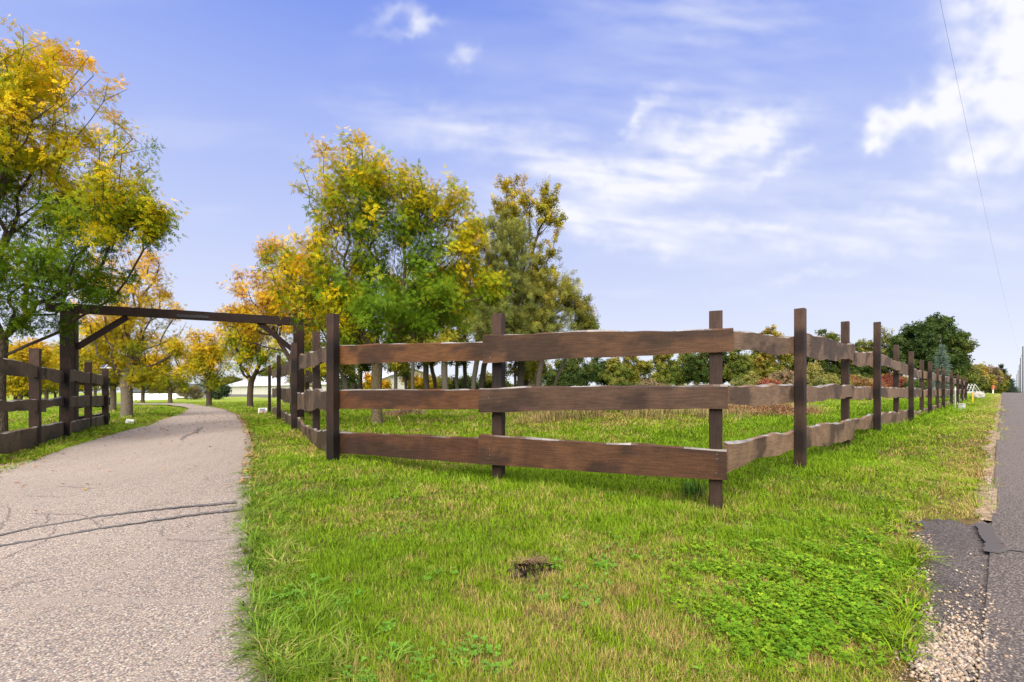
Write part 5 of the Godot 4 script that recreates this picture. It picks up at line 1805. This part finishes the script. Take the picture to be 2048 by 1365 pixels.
# ------------------------------------------------------------------ buildings, trailer, street furniture
func build_things() -> void:
	rng.seed = 99
	var mb: Mb
	# long pale metal shed
	var s := thing("metal_shed", "long pale metal shed with white roof beyond the driveway", "building")
	var a := Vector2(side(447, 110.0), 110.0)
	var b := Vector2(side(742, 68.0), 68.0)
	var dir := (b - a).normalized()
	var back := Vector2(-dir.y, dir.x)
	if back.y < 0.0:
		back = -back
	var y0 := 0.1
	var eave := 2.45
	var ridge := 4.7
	var p := func(q: Vector2, y: float) -> Vector3: return Vector3(q.x, y, -q.y)
	var deep := back * 14.0
	var n := 46
	var out3 := Vector3(-back.x, 0, back.y)
	mb = Mb.new()
	var wallc := Color(0.50, 0.49, 0.45)
	for i in n:    # ribbed sheets
		var q0 := a.lerp(b, float(i) / n)
		var q1 := a.lerp(b, (i + 0.86) / n)
		var q2 := a.lerp(b, (i + 1.0) / n)
		mb.quad(p.call(q0, y0), p.call(q1, y0), p.call(q1, eave), p.call(q0, eave), out3, wallc)
		mb.quad(p.call(q1 - back * 0.05, y0), p.call(q2 - back * 0.05, y0), p.call(q2 - back * 0.05, eave), p.call(q1 - back * 0.05, eave), out3, wallc)
		mb.quad(p.call(q1, y0), p.call(q1 - back * 0.05, y0), p.call(q1 - back * 0.05, eave), p.call(q1, eave), Vector3(-dir.x, 0, dir.y), wallc)
		mb.quad(p.call(q2 - back * 0.05, y0), p.call(q2, y0), p.call(q2, eave), p.call(q2 - back * 0.05, eave), Vector3(dir.x, 0, -dir.y), wallc)
	for e in [[a, -dir], [b, dir]]:
		var q: Vector2 = e[0]
		var o := Vector3(e[1].x, 0, -e[1].y)
		mb.quad(p.call(q, y0), p.call(q + deep, y0), p.call(q + deep, eave), p.call(q, eave), o, wallc)
		mb.tri(p.call(q, eave), p.call(q + deep * 0.5, ridge), p.call(q + deep, eave), wallc, o)
	mb.quad(p.call(a + deep, y0), p.call(b + deep, y0), p.call(b + deep, eave), p.call(a + deep, eave), -out3, wallc)
	part("wall", mb, mats.paint, s)
	mb = Mb.new()
	for sgn in [0.0, 1.0]:
		var e0: Vector2 = a - dir * 0.4 + deep * sgn + back * (0.8 * sgn - 0.4)
		var e1: Vector2 = b + dir * 0.4 + deep * sgn + back * (0.8 * sgn - 0.4)
		var r0 := a - dir * 0.4 + deep * 0.5
		var r1 := b + dir * 0.4 + deep * 0.5
		mb.quad(p.call(e0, eave + 0.02), p.call(e1, eave + 0.02), p.call(r1, ridge + 0.14), p.call(r0, ridge + 0.14), Vector3.UP, Color(0.50, 0.51, 0.53))
		mb.quad(p.call(e0, eave - 0.10), p.call(e1, eave - 0.10), p.call(e1, eave + 0.02), p.call(e0, eave + 0.02), out3 * (1.0 - 2.0 * sgn), Color(0.70, 0.70, 0.70))
		mb.quad(p.call(e0, eave - 0.10), p.call(e1, eave - 0.10), p.call(r1, ridge + 0.02), p.call(r0, ridge + 0.02), Vector3.DOWN, Color(0.5, 0.5, 0.5))
	part("roof", mb, mats.paint, s)
	mb = Mb.new()
	mb.quad(p.call(a - back * 0.09 - dir * 0.1, -0.6), p.call(b - back * 0.09 + dir * 0.1, -0.6), p.call(b - back * 0.09 + dir * 0.1, y0 + 0.55), p.call(a - back * 0.09 - dir * 0.1, y0 + 0.55), out3, Color(0.16, 0.16, 0.17))
	mb.quad(p.call(a - back * 0.09, y0 + 0.55), p.call(b - back * 0.09, y0 + 0.55), p.call(b, y0 + 0.55), p.call(a, y0 + 0.55), Vector3.UP, Color(0.2, 0.2, 0.2))
	part("plinth", mb, mats.matt, s)

	# dark-roofed house behind the trailer
	var hx := side(330, 150.0)
	s = thing("house", "low house with dark slate-blue roof behind the trailer", "building", Vector3(hx, -2.2, -150.0))
	mb = Mb.new()
	mb.box(Vector3(0, 1.7, -5), Vector3(23.0, 3.4, 10.0), 0.1, Color(0.30, 0.31, 0.33))
	part("wall", mb, mats.matt, s)
	mb = Mb.new()
	var rb := Basis(Vector3.UP, 0.1)
	for sgn in [-1.0, 1.0]:
		var e0 := rb * Vector3(-12.2, 3.3, -5 + 5.8 * sgn)
		var e1 := rb * Vector3(12.2, 3.3, -5 + 5.8 * sgn)
		mb.quad(e0, e1, rb * Vector3(9.5, 6.1, -5), rb * Vector3(-9.5, 6.1, -5), Vector3(0, 1, sgn), Color(0.065, 0.075, 0.095))
		mb.tri(rb * Vector3(12.2 * sgn, 3.3, -10.8), rb * Vector3(12.2 * sgn, 3.3, 0.8), rb * Vector3(9.5 * sgn, 6.1, -5), Color(0.065, 0.075, 0.095), Vector3(sgn, 1, 0))
	part("roof", mb, mats.matt, s)
	for i in 4:
		mb = Mb.new()
		mb.box(rb * Vector3(-8.0 + 5.2 * i, 1.9, 0.03), Vector3(1.5, 1.3, 0.12), 0.1, Color(0.7, 0.7, 0.7), 0.02)
		var w := part("window", mb, mats.paint, s)
		mb = Mb.new()
		mb.box(rb * Vector3(-8.0 + 5.2 * i, 1.9, 0.10), Vector3(1.3, 1.1, 0.04), 0.1, Color(0.05, 0.06, 0.07))
		part("pane", mb, mats.gloss, w)

	# white gooseneck trailer
	var td := 108.0
	var tx := side(250, td)
	var ty := high(806.5, td)
	s = thing("trailer", "long white enclosed trailer with three axles parked beyond the driveway trees", "trailer", Vector3(tx, ty, -td))
	var len := 14.2
	mb = Mb.new()
	mb.box(Vector3(len * 0.46, 1.32, -1.2), Vector3(len * 0.92, 1.66, 2.4), 0, Color(0.80, 0.81, 0.80), 0.05)
	part("body", mb, mats.paint, s)
	mb = Mb.new()
	mb.box(Vector3(len * 0.46, 0.42, -1.2), Vector3(len * 0.90, 0.20, 2.3), 0, Color(0.55, 0.62, 0.58), 0.02)
	part("skirt", mb, mats.paint, s)
	mb = Mb.new()
	mb.box(Vector3(len * 0.985, 1.63, -1.2), Vector3(len * 0.13, 1.0, 2.4), 0, Color(0.62, 0.66, 0.60), 0.05)
	part("nose", mb, mats.paint, s)
	for i in 9:
		mb = Mb.new()
		mb.box(Vector3(0.9 + len * 0.098 * i, 1.34, 0.012), Vector3(0.05, 1.6, 0.024), 0, Color(0.66, 0.67, 0.66), 0.005)
		part("panel_seam", mb, mats.paint, s)
	for i in 3:
		var w := Node3D.new()
		w.name = "wheel"
		w.position = Vector3(1.5 + 0.98 * i, 0.36, -0.05)
		s.add_child(w, true)
		mb = Mb.new()
		mb.sweep([Vector3(0, 0, -0.22), Vector3(0, 0, -0.20), Vector3(0, 0, 0.10), Vector3(0, 0, 0.12)], [0.30, 0.37, 0.37, 0.30], 20, Color(0.02, 0.02, 0.02))
		mb.disc(Vector3(0, 0, 0.121), Vector3.BACK, 0.30, 20, Color(0.03, 0.03, 0.03))
		part("tyre", mb, mats.matt, w)
		mb = Mb.new()
		mb.disc(Vector3(0, 0, 0.135), Vector3.BACK, 0.19, 16, Color(0.6, 0.6, 0.6))
		part("rim", mb, mats.metal, w)
		mb = Mb.new()
		for k in 10:
			var q0 := PI * k / 10.0
			var q1 := PI * (k + 1) / 10.0
			mb.quad(Vector3(cos(q0) * 0.42, sin(q0) * 0.42, 0.14), Vector3(cos(q1) * 0.42, sin(q1) * 0.42, 0.14), Vector3(cos(q1) * 0.5, sin(q1) * 0.5, 0.14), Vector3(cos(q0) * 0.5, sin(q0) * 0.5, 0.14), Vector3.BACK, Color(0.7, 0.72, 0.7))
		part("fender", mb, mats.paint, w)
	s = thing("dump_box", "low rusty brown container by the trailer's right end", "container", Vector3(side(368, 106.0), high(807, 106.0), -106.0))
	mb = Mb.new()
	mb.box(Vector3(0, 0.62, 0), Vector3(2.3, 1.05, 1.8), 0, Color(0.15, 0.10, 0.08), 0.03)
	part("bin", mb, mats.matt, s)
	mb = Mb.new()
	for i in 6:
		mb.box(Vector3(-1.0 + 0.4 * i, 0.62, 0.93), Vector3(0.08, 1.0, 0.06), 0, Color(0.12, 0.08, 0.07), 0.01)
	mb.box(Vector3(0, 1.17, 0), Vector3(2.4, 0.1, 1.9), 0, Color(0.17, 0.12, 0.1), 0.02)
	part("ribs", mb, mats.matt, s)

	# yard signs
	var q := hit(259, 851)
	s = thing("yard_sign", "small plain white yard sign tilted in the grass left of the driveway", "sign", on(q.x, q.y))
	sign_board(s, 0.23, 0.15, Vector3(-0.35, 0.35, -0.12), 0.13, [[0.0, 0.015, 0.6, 0.012, Color(0.55, 0.55, 0.62)], [0.0, -0.02, 0.5, 0.012, Color(0.58, 0.58, 0.64)]], Color(0.82, 0.82, 0.80))
	q = hit(525, 829)
	s = thing("yard_sign", "white yard sign with blue and red stripes right of the driveway's bend", "sign", on(q.x, q.y))
	sign_board(s, 0.36, 0.22, Vector3(-0.1, 0.15, 0.04), 0.16, [[-0.02, 0.055, 0.62, 0.045, Color(0.05, 0.07, 0.16)], [0.02, 0.0, 0.8, 0.03, Color(0.10, 0.10, 0.28)], [0.0, -0.05, 0.85, 0.03, Color(0.55, 0.08, 0.12)], [0.0, -0.085, 0.7, 0.018, Color(0.6, 0.16, 0.14)]], Color(0.80, 0.80, 0.80))

	# things at the far end of the fence
	var d := 21.6
	s = thing("utility_box", "small grey-green utility pedestal beside the far fence posts", "utility box", on(side(1924.5, d), d))
	mb = Mb.new()
	mb.box(Vector3(0, 0.15, 0), Vector3(0.22, 0.34, 0.18), 0.4, Color(0.42, 0.44, 0.40), 0.015)
	part("cabinet", mb, mats.paint, s)
	mb = Mb.new()
	mb.box(Vector3(0, 0.335, 0), Vector3(0.24, 0.035, 0.20), 0.4, Color(0.50, 0.52, 0.48), 0.01)
	part("lid", mb, mats.paint, s)
	s = thing("marker_stake", "thin grey-green marker stake standing behind the utility pedestal", "stake", on(side(1919.5, d), d + 0.2))
	mb = Mb.new()
	mb.box(Vector3(0, 0.54, 0), Vector3(0.075, 1.16, 0.03), 0.5, Color(0.36, 0.38, 0.32), 0.005)
	part("shaft", mb, mats.paint, s)
	mb = Mb.new()
	mb.box(Vector3(0.0, 1.0, 0.0), Vector3(0.082, 0.12, 0.036), 0.5, Color(0.65, 0.65, 0.62), 0.004)
	part("label_plate", mb, mats.paint, s)
	d = 32.0
	s = thing("marker_post", "yellow-orange marker post near the white boulder", "marker post", on(side(1946, d), d))
	mb = Mb.new()
	mb.box(Vector3(0, 0.30, 0), Vector3(0.13, 0.72, 0.05), 0.5, Color(0.75, 0.40, 0.02), 0.012)
	part("shaft", mb, mats.paint, s)
	mb = Mb.new()
	mb.box(Vector3(0, 0.66, 0), Vector3(0.138, 0.06, 0.058), 0.5, Color(0.62, 0.33, 0.02), 0.008)
	part("cap", mb, mats.paint, s)
	d = 42.0
	var rk := rock(0.46, 0.36, 3)
	var bo := part("boulder", rk, mats.rock, self)
	bo.position = on(side(1956.5, d), d, 0.24)
	tag(bo, "pale grey-white boulder on the verge right of the yellow post", "boulder")
	# white wire frame on the verge
	d = 52.0
	s = thing("wire_frame", "white A-shaped wire frame standing behind the boulder", "frame", on(side(1947, d), d))
	mb = Mb.new()
	for z in [-0.35, 0.0, 0.35]:
		for k in 2:
			mb.sweep([Vector3(-0.5, 0, z), Vector3(-0.15, 1.0, z)] if k == 0 else [Vector3(0.55, 0, z), Vector3(-0.15, 1.0, z)], [0.022, 0.022], 5, Color(0.7, 0.7, 0.7))
	part("hoops", mb, mats.paint, s)
	mb = Mb.new()
	for k in 6:
		var u := k / 5.0
		mb.sweep([Vector3(lerpf(-0.15, 0.55, u), 1.0 - u, -0.37), Vector3(lerpf(-0.15, 0.55, u), 1.0 - u, 0.37)], [0.016, 0.016], 4, Color(0.72, 0.72, 0.72))
		mb.sweep([Vector3(lerpf(-0.15, -0.5, u), 1.0 - u, -0.37), Vector3(lerpf(-0.15, -0.5, u), 1.0 - u, 0.37)], [0.016, 0.016], 4, Color(0.72, 0.72, 0.72))
	part("crossbars", mb, mats.paint, s)
	d = 60.0
	s = thing("pipeline_marker", "white marker post with orange head on the far verge", "marker post", on(side(1986.5, d), d))
	mb = Mb.new()
	mb.sweep([Vector3(0, -0.1, 0), Vector3(0, 0.62, 0)], [0.075, 0.075], 10, Color(0.78, 0.78, 0.76))
	part("shaft", mb, mats.paint, s)
	mb = Mb.new()
	mb.sweep([Vector3(0, 0.62, 0), Vector3(0, 0.64, 0), Vector3(0, 1.12, 0), Vector3(0, 1.16, 0)], [0.08, 0.16, 0.16, 0.03], 10, Color(0.45, 0.13, 0.05))
	part("head", mb, mats.paint, s)
	# brush and hedge along the last bank
	# utility poles and the wire overhead
	var k := 0
	var names := ["nearest and tallest utility pole at the right edge", "second utility pole from the right edge", "third utility pole, in the middle of the row", "fourth utility pole, next to the farthest", "farthest and lowest utility pole beyond the hill's crest"]
	var heads := []
	for e in [[2046.5, 113.0], [2042, 150.0], [2039.3, 192.0], [2036.8, 240.0], [2034.0, 290.0]]:
		var x := side(e[0], e[1])
		var base := on(x, e[1])
		var top := 12.0
		s = thing("utility_pole", names[k], "utility pole", base, "utility poles along the road")
		mb = Mb.new()
		mb.sweep([Vector3(0, -0.3, 0), Vector3(0, top - base.y, 0)], [0.17, 0.12], 8, Color(0.11, 0.115, 0.13))
		mb.disc(Vector3(0, top - base.y, 0), Vector3.UP, 0.2, 8, Color(0.22, 0.22, 0.23))
		part("shaft", mb, mats.matt, s)
		mb = Mb.new()
		for y in ([top - 2.3] if k < 3 else [top - 1.6]):
			mb.box(Vector3(-0.35, y - base.y, 0), Vector3(2.2, 0.14, 0.14), 0.75, Color(0.2, 0.19, 0.19), 0.02)
		part("crossarm", mb, mats.matt, s)
		mb = Mb.new()
		for z in [-0.95, -0.2, 0.5]:
			var v := Basis(Vector3.UP, 0.75) * Vector3(z, 0, 0)
			mb.sweep([v + Vector3(-0.35, top - base.y - 2.2, 0), v + Vector3(-0.35, top - base.y - 1.95, 0)], [0.06, 0.03], 6, Color(0.35, 0.35, 0.36))
		part("insulators", mb, mats.paint, s)
		heads.append(Vector3(x - 0.35, top - 1.95, -e[1]))
		k += 1
	mb = Mb.new()
	var near := Vector3(side(1868, 11.0), high(-60, 11.0), -11.0)
	var pts := []
	var rr := []
	var h0: Vector3 = heads[0]
	for i in 41:
		var t := i / 40.0
		var w := near.lerp(h0, t)
		w.y -= 1.9 * 4.0 * t * (1.0 - t)
		pts.append(w)
		rr.append(0.0025)
	mb.sweep(pts, rr, 5, Color(0.03, 0.03, 0.035))
	var wire := part("overhead_wire", mb, mats.matt, self)
	tag(wire, "thin dark overhead wire crossing the cloud at upper right", "wire")

	# brush heaps in the field
	q = hit(808, 834)
	brush_pile("brush_pile", "heap of bare cut twigs on the grass right of the front ash's trunk", q.x, q.y, 0.75, 0.22, 170, Color(0.24, 0.17, 0.13))
	q = hit(1525, 830)
	brush_pile("brush_pile", "brown leafy brush heap behind the road-side rails right of the corner post", q.x, q.y, 1.9, 0.32, 420, Color(0.26, 0.14, 0.08))
	q = hit(1330, 820)
	brush_pile("brush_pile", "reddish brush heap on the mound's back, left of the corner post", q.x + 0.4, q.y + 1.2, 1.4, 0.28, 260, Color(0.24, 0.12, 0.09))

	# burrow in the lawn
	q = burrow_at
	s = thing("burrow", "small animal burrow of dark soil and roots with painted-in hole shade in the front lawn", "burrow", on(q.x, q.y))
	mb = Mb.new()
	var ring := []
	var prof := [[0.16, -0.01], [0.125, 0.028], [0.105, 0.045], [0.09, 0.032], [0.075, 0.012], [0.0, 0.008]]
	for i in prof.size():
		var l := []
		for j in 25:
			var a2 := TAU * j / 24.0
			var rr2: float = prof[i][0] * (1.0 + 0.8 * nz.get_noise_2d(cos(a2) * 5.0 + i * 7.0, sin(a2) * 14.0))
			var yy: float = prof[i][1] * lerpf(0.2, 0.85, 0.5 - 0.5 * sin(a2)) + 0.012 * nz.get_noise_2d(cos(a2) * 30.0, sin(a2) * 30.0 + i * 20.0)
			l.append(Vector3(cos(a2) * rr2 * 1.15, yy, sin(a2) * rr2 * 0.7))
		ring.append(l)
	for i in prof.size() - 1:
		for j in 24:
			mb.quad(ring[i][j], ring[i][(j + 1) % 24], ring[i + 1][(j + 1) % 24], ring[i + 1][j], Vector3.UP if i < 3 else Vector3(0, 0.2, 0) - Vector3(ring[i][j].x, 0, ring[i][j].z) * 8.0, Color(0.060, 0.042, 0.030) if i < 2 else Color(0.018, 0.013, 0.010))  # inner cup near black: shade of the hole put into its colour
	part("soil_rim", mb, mats.rock, s)
	mb = Mb.new()
	for i in 90:
		var a2 := rng.randf() * TAU
		var o := Vector3(cos(a2) * 0.15 * rng.randf(), 0.03 + 0.03 * rng.randf(), -0.03 - 0.07 * rng.randf())
		var t := Vector3(rng.randfn() * 0.05, rng.randf_range(-0.02, 0.03), rng.randfn() * 0.03)
		mb.sweep([o, o + t * 0.6 + Vector3.UP * 0.01, o + t], [0.0015, 0.0015, 0.0008], 3, Color(0.22, 0.15, 0.09) * rng.randf_range(0.6, 1.5))
	part("roots", mb, mats.matt, s, "stuff")

	# clump of dark long grass by the corner post and one tall stalk
	q = hit(1385, 1000)
	var cl := part("grass_clump", tuft_mesh(110, 0.11, 0.27, 0.0035, 0.8, 71), mats.grass.duplicate(), self)
	cl.material_override.albedo_color = Color(0.055, 0.135, 0.03).linear_to_srgb()
	cl.position = on(q.x, q.y)
	tag(cl, "dark green clump of long grass just left of the corner post", "grass clump")
	q = hit(808, 872)
	s = thing("seed_stalk", "single pale seed stalk standing in the grass behind the left bay", "plant", on(q.x, q.y))
	mb = Mb.new()
	mb.sweep([Vector3(0, 0, 0), Vector3(-0.03, 0.18, 0), Vector3(-0.10, 0.34, 0)], [0.004, 0.003, 0.002], 4, Color(0.55, 0.45, 0.2))
	part("stem", mb, mats.grass, s)
	mb = Mb.new()
	mb.sweep([Vector3(-0.08, 0.29, 0), Vector3(-0.09, 0.33, 0), Vector3(-0.12, 0.40, 0)], [0.003, 0.009, 0.002], 5, Color(0.6, 0.5, 0.22))
	part("seed_head", mb, mats.grass, s)
	# broad-leaved weeds in the near lawn
	for e in [[1010, 1345, 0.055, "broad-leaved weed nearest the bottom edge of the lawn"], [925, 1335, 0.05, "broad-leaved weed at the lawn's bottom, left of the nearest one"], [800, 1300, 0.035, "small pale broad leaf weed low in the lawn"], [1376, 1245, 0.035, "pale broad leaf weed left of the clover patch"], [1030, 1300, 0.03, "upright dock-like weed above the nearest broad-leaved one"], [1405, 1350, 0.05, "broad-leaved weed at the bottom right of the lawn"], [690, 965, 0.09, "pale broad-leaved weed below the left bay"]]:
		var w2 := hit(e[0], e[1])
		s = thing("broad_weed", e[3], "weed", on(w2.x, w2.y))
		for i in 6:
			mb = Mb.new()
			var a2 := i * 1.05 + rng.randf() * 0.5
			var o := Vector3(cos(a2), 0, sin(a2))
			var side3 := Vector3(-o.z, 0, o.x)
			var l: float = e[2] * rng.randf_range(0.55, 1.0)
			var prev := []
			for j in 5:
				var t := j / 4.0
				var wd := l * 0.24 * sin(PI * clampf(t * 0.85 + 0.12, 0, 1))
				var c := o * l * t + Vector3.UP * l * (0.25 + 0.75 * t - 0.5 * t * t)
				var now := [c - side3 * wd + Vector3.UP * wd * 0.4, c, c + side3 * wd + Vector3.UP * wd * 0.4]
				if prev:
					mb.quad(prev[0], prev[1], now[1], now[0], Vector3.UP, Color(0.13, 0.24, 0.03))
					mb.quad(prev[1], prev[2], now[2], now[1], Vector3.UP, Color(0.15, 0.26, 0.035))
				prev = now
			part("blade", mb, mats.grass, s)


func sign_board(s: Node3D, w: float, h: float, rot: Vector3, y: float, marks: Array, face: Color) -> void:
	var x := Transform3D(Basis.from_euler(rot), Vector3(0, y, 0))
	var mb := Mb.new()
	mb.box_t(x, Vector3(w, h, 0.01), face, 0.002)
	part("panel", mb, mats.paint, s)
	mb = Mb.new()
	for m in marks:
		mb.box_t(x.translated_local(Vector3(m[0] * w, m[1], 0.0065)), Vector3(w * m[2], m[3], 0.003), m[4])
	part("print", mb, mats.paint, s)
	for k in [-1.0, 1.0]:
		mb = Mb.new()
		mb.sweep([Vector3(k * w * 0.3, -0.05, -0.012), x * Vector3(k * w * 0.3, 0, -0.012)], [0.004, 0.004], 4, Color(0.3, 0.3, 0.3))
		part("wire_leg", mb, mats.metal, s)


func rock(r: float, h: float, sd: int) -> ArrayMesh:
	var sp := SphereMesh.new()
	sp.radial_segments = 24
	sp.rings = 14
	sp.radius = 1.0
	sp.height = 2.0
	var a := sp.get_mesh_arrays()
	var st := SurfaceTool.new()
	st.begin(Mesh.PRIMITIVE_TRIANGLES)
	st.set_smooth_group(-1)
	for k in a[Mesh.ARRAY_INDEX]:
		var p: Vector3 = a[Mesh.ARRAY_VERTEX][k]
		var f := 1.0 + 0.3 * nz.get_noise_3d(p.x * 8.0 + sd, p.y * 8.0, p.z * 8.0) + 0.12 * nz.get_noise_3d(p.x * 22.0, p.y * 22.0, p.z * 22.0)
		st.set_color(Color(0.36, 0.34, 0.31) * (1.0 + 0.35 * nz.get_noise_3d(p.x * 15.0, p.y * 15.0, p.z * 15.0 + 40.0)))
		st.add_vertex(Vector3(p.x * r, p.y * h, p.z * r) * f)
	st.generate_normals()
	return st.commit()


func brush_pile(called: String, label: String, x: float, d: float, r: float, h: float, count: int, col: Color) -> void:
	var s := thing(called, label, "brush pile", on(x, d))
	var mb := Mb.new()
	for i in count:
		var a := rng.randf() * TAU
		var q := sqrt(rng.randf())
		var p := Vector3(cos(a) * r * q, h * (1.0 - q * q) * rng.randf(), sin(a) * r * 0.6 * q)
		p.y += ground(x + p.x, d - p.z) - ground(x, d)
		var dir := Vector3(rng.randfn(), rng.randfn() * 0.35, rng.randfn()).normalized() * rng.randf_range(0.2, 0.6)
		mb.sweep([p - dir * 0.5, p + Vector3.UP * 0.04, p + dir * 0.5], [0.008, 0.007, 0.003], 3, col * rng.randf_range(0.6, 1.4))
	part("twigs", mb, mats.matt, s, "stuff")
	var xf := []
	var co := []
	for i in count * 2:
		var a := rng.randf() * TAU
		var q := sqrt(rng.randf())
		var p := Vector3(cos(a) * r * q, h * (1.0 - q * q) * rng.randf() + 0.02, sin(a) * r * 0.6 * q)
		p.y += ground(x + p.x, d - p.z) - ground(x, d)
		xf.append(Transform3D(Basis.from_euler(Vector3(rng.randf() * 6.0, rng.randf() * 6.0, rng.randf() * 6.0)) * rng.randf_range(0.4, 0.7), p))
		co.append(col.lerp(Color(0.35, 0.22, 0.10), rng.randf()) * rng.randf_range(0.7, 1.3))
	scatter("dead_leaves", sprigs.broad, mats.leaf, xf, co, s, "stuff")


# ------------------------------------------------------------------ the scene
func _ready() -> void:
	var cam := Camera3D.new()
	cam.name = "camera"
	cam.projection = Camera3D.PROJECTION_FRUSTUM
	cam.near = 0.05
	cam.far = 1500.0
	cam.size = 2.0 * cam.near * 682.5 / F
	cam.frustum_offset = Vector2(0, (HORIZON - 682.5) / F * cam.near)
	cam.position = Vector3(0, EYE, 0)
	add_child(cam)
	cam.current = true

	var env := Environment.new()
	env.background_mode = Environment.BG_SKY
	env.sky = make_sky()
	env.tonemap_mode = Environment.TONE_MAPPER_LINEAR
	env.tonemap_exposure = EXPOSURE
	env.sdfgi_enabled = true
	env.ssao_enabled = true
	env.ssil_enabled = true
	var we := WorldEnvironment.new()
	we.name = "environment"
	we.environment = env
	add_child(we)

	var sun := DirectionalLight3D.new()
	sun.name = "sun"
	sun.light_energy = 1.5
	sun.light_color = Color(1.0, 0.955, 0.88)
	sun.light_angular_distance = 75.0
	sun.shadow_enabled = true
	sun.sky_mode = DirectionalLight3D.SKY_MODE_LIGHT_ONLY
	add_child(sun)
	sun.look_at_from_position(Vector3(-0.14, 1.05, 0.80), Vector3.ZERO)

	nz.noise_type = FastNoiseLite.TYPE_SIMPLEX_SMOOTH
	nz.frequency = 0.5
	nz.seed = 3
	slow.noise_type = FastNoiseLite.TYPE_SIMPLEX_SMOOTH
	slow.fractal_type = FastNoiseLite.FRACTAL_NONE
	slow.frequency = 1.0
	slow.seed = 12
	build_field()
	make_edges()
	make_materials()
	build_setting()
	build_marks()
	build_fences()
	build_trees()
	build_things()
	build_litter()
	build_grass()
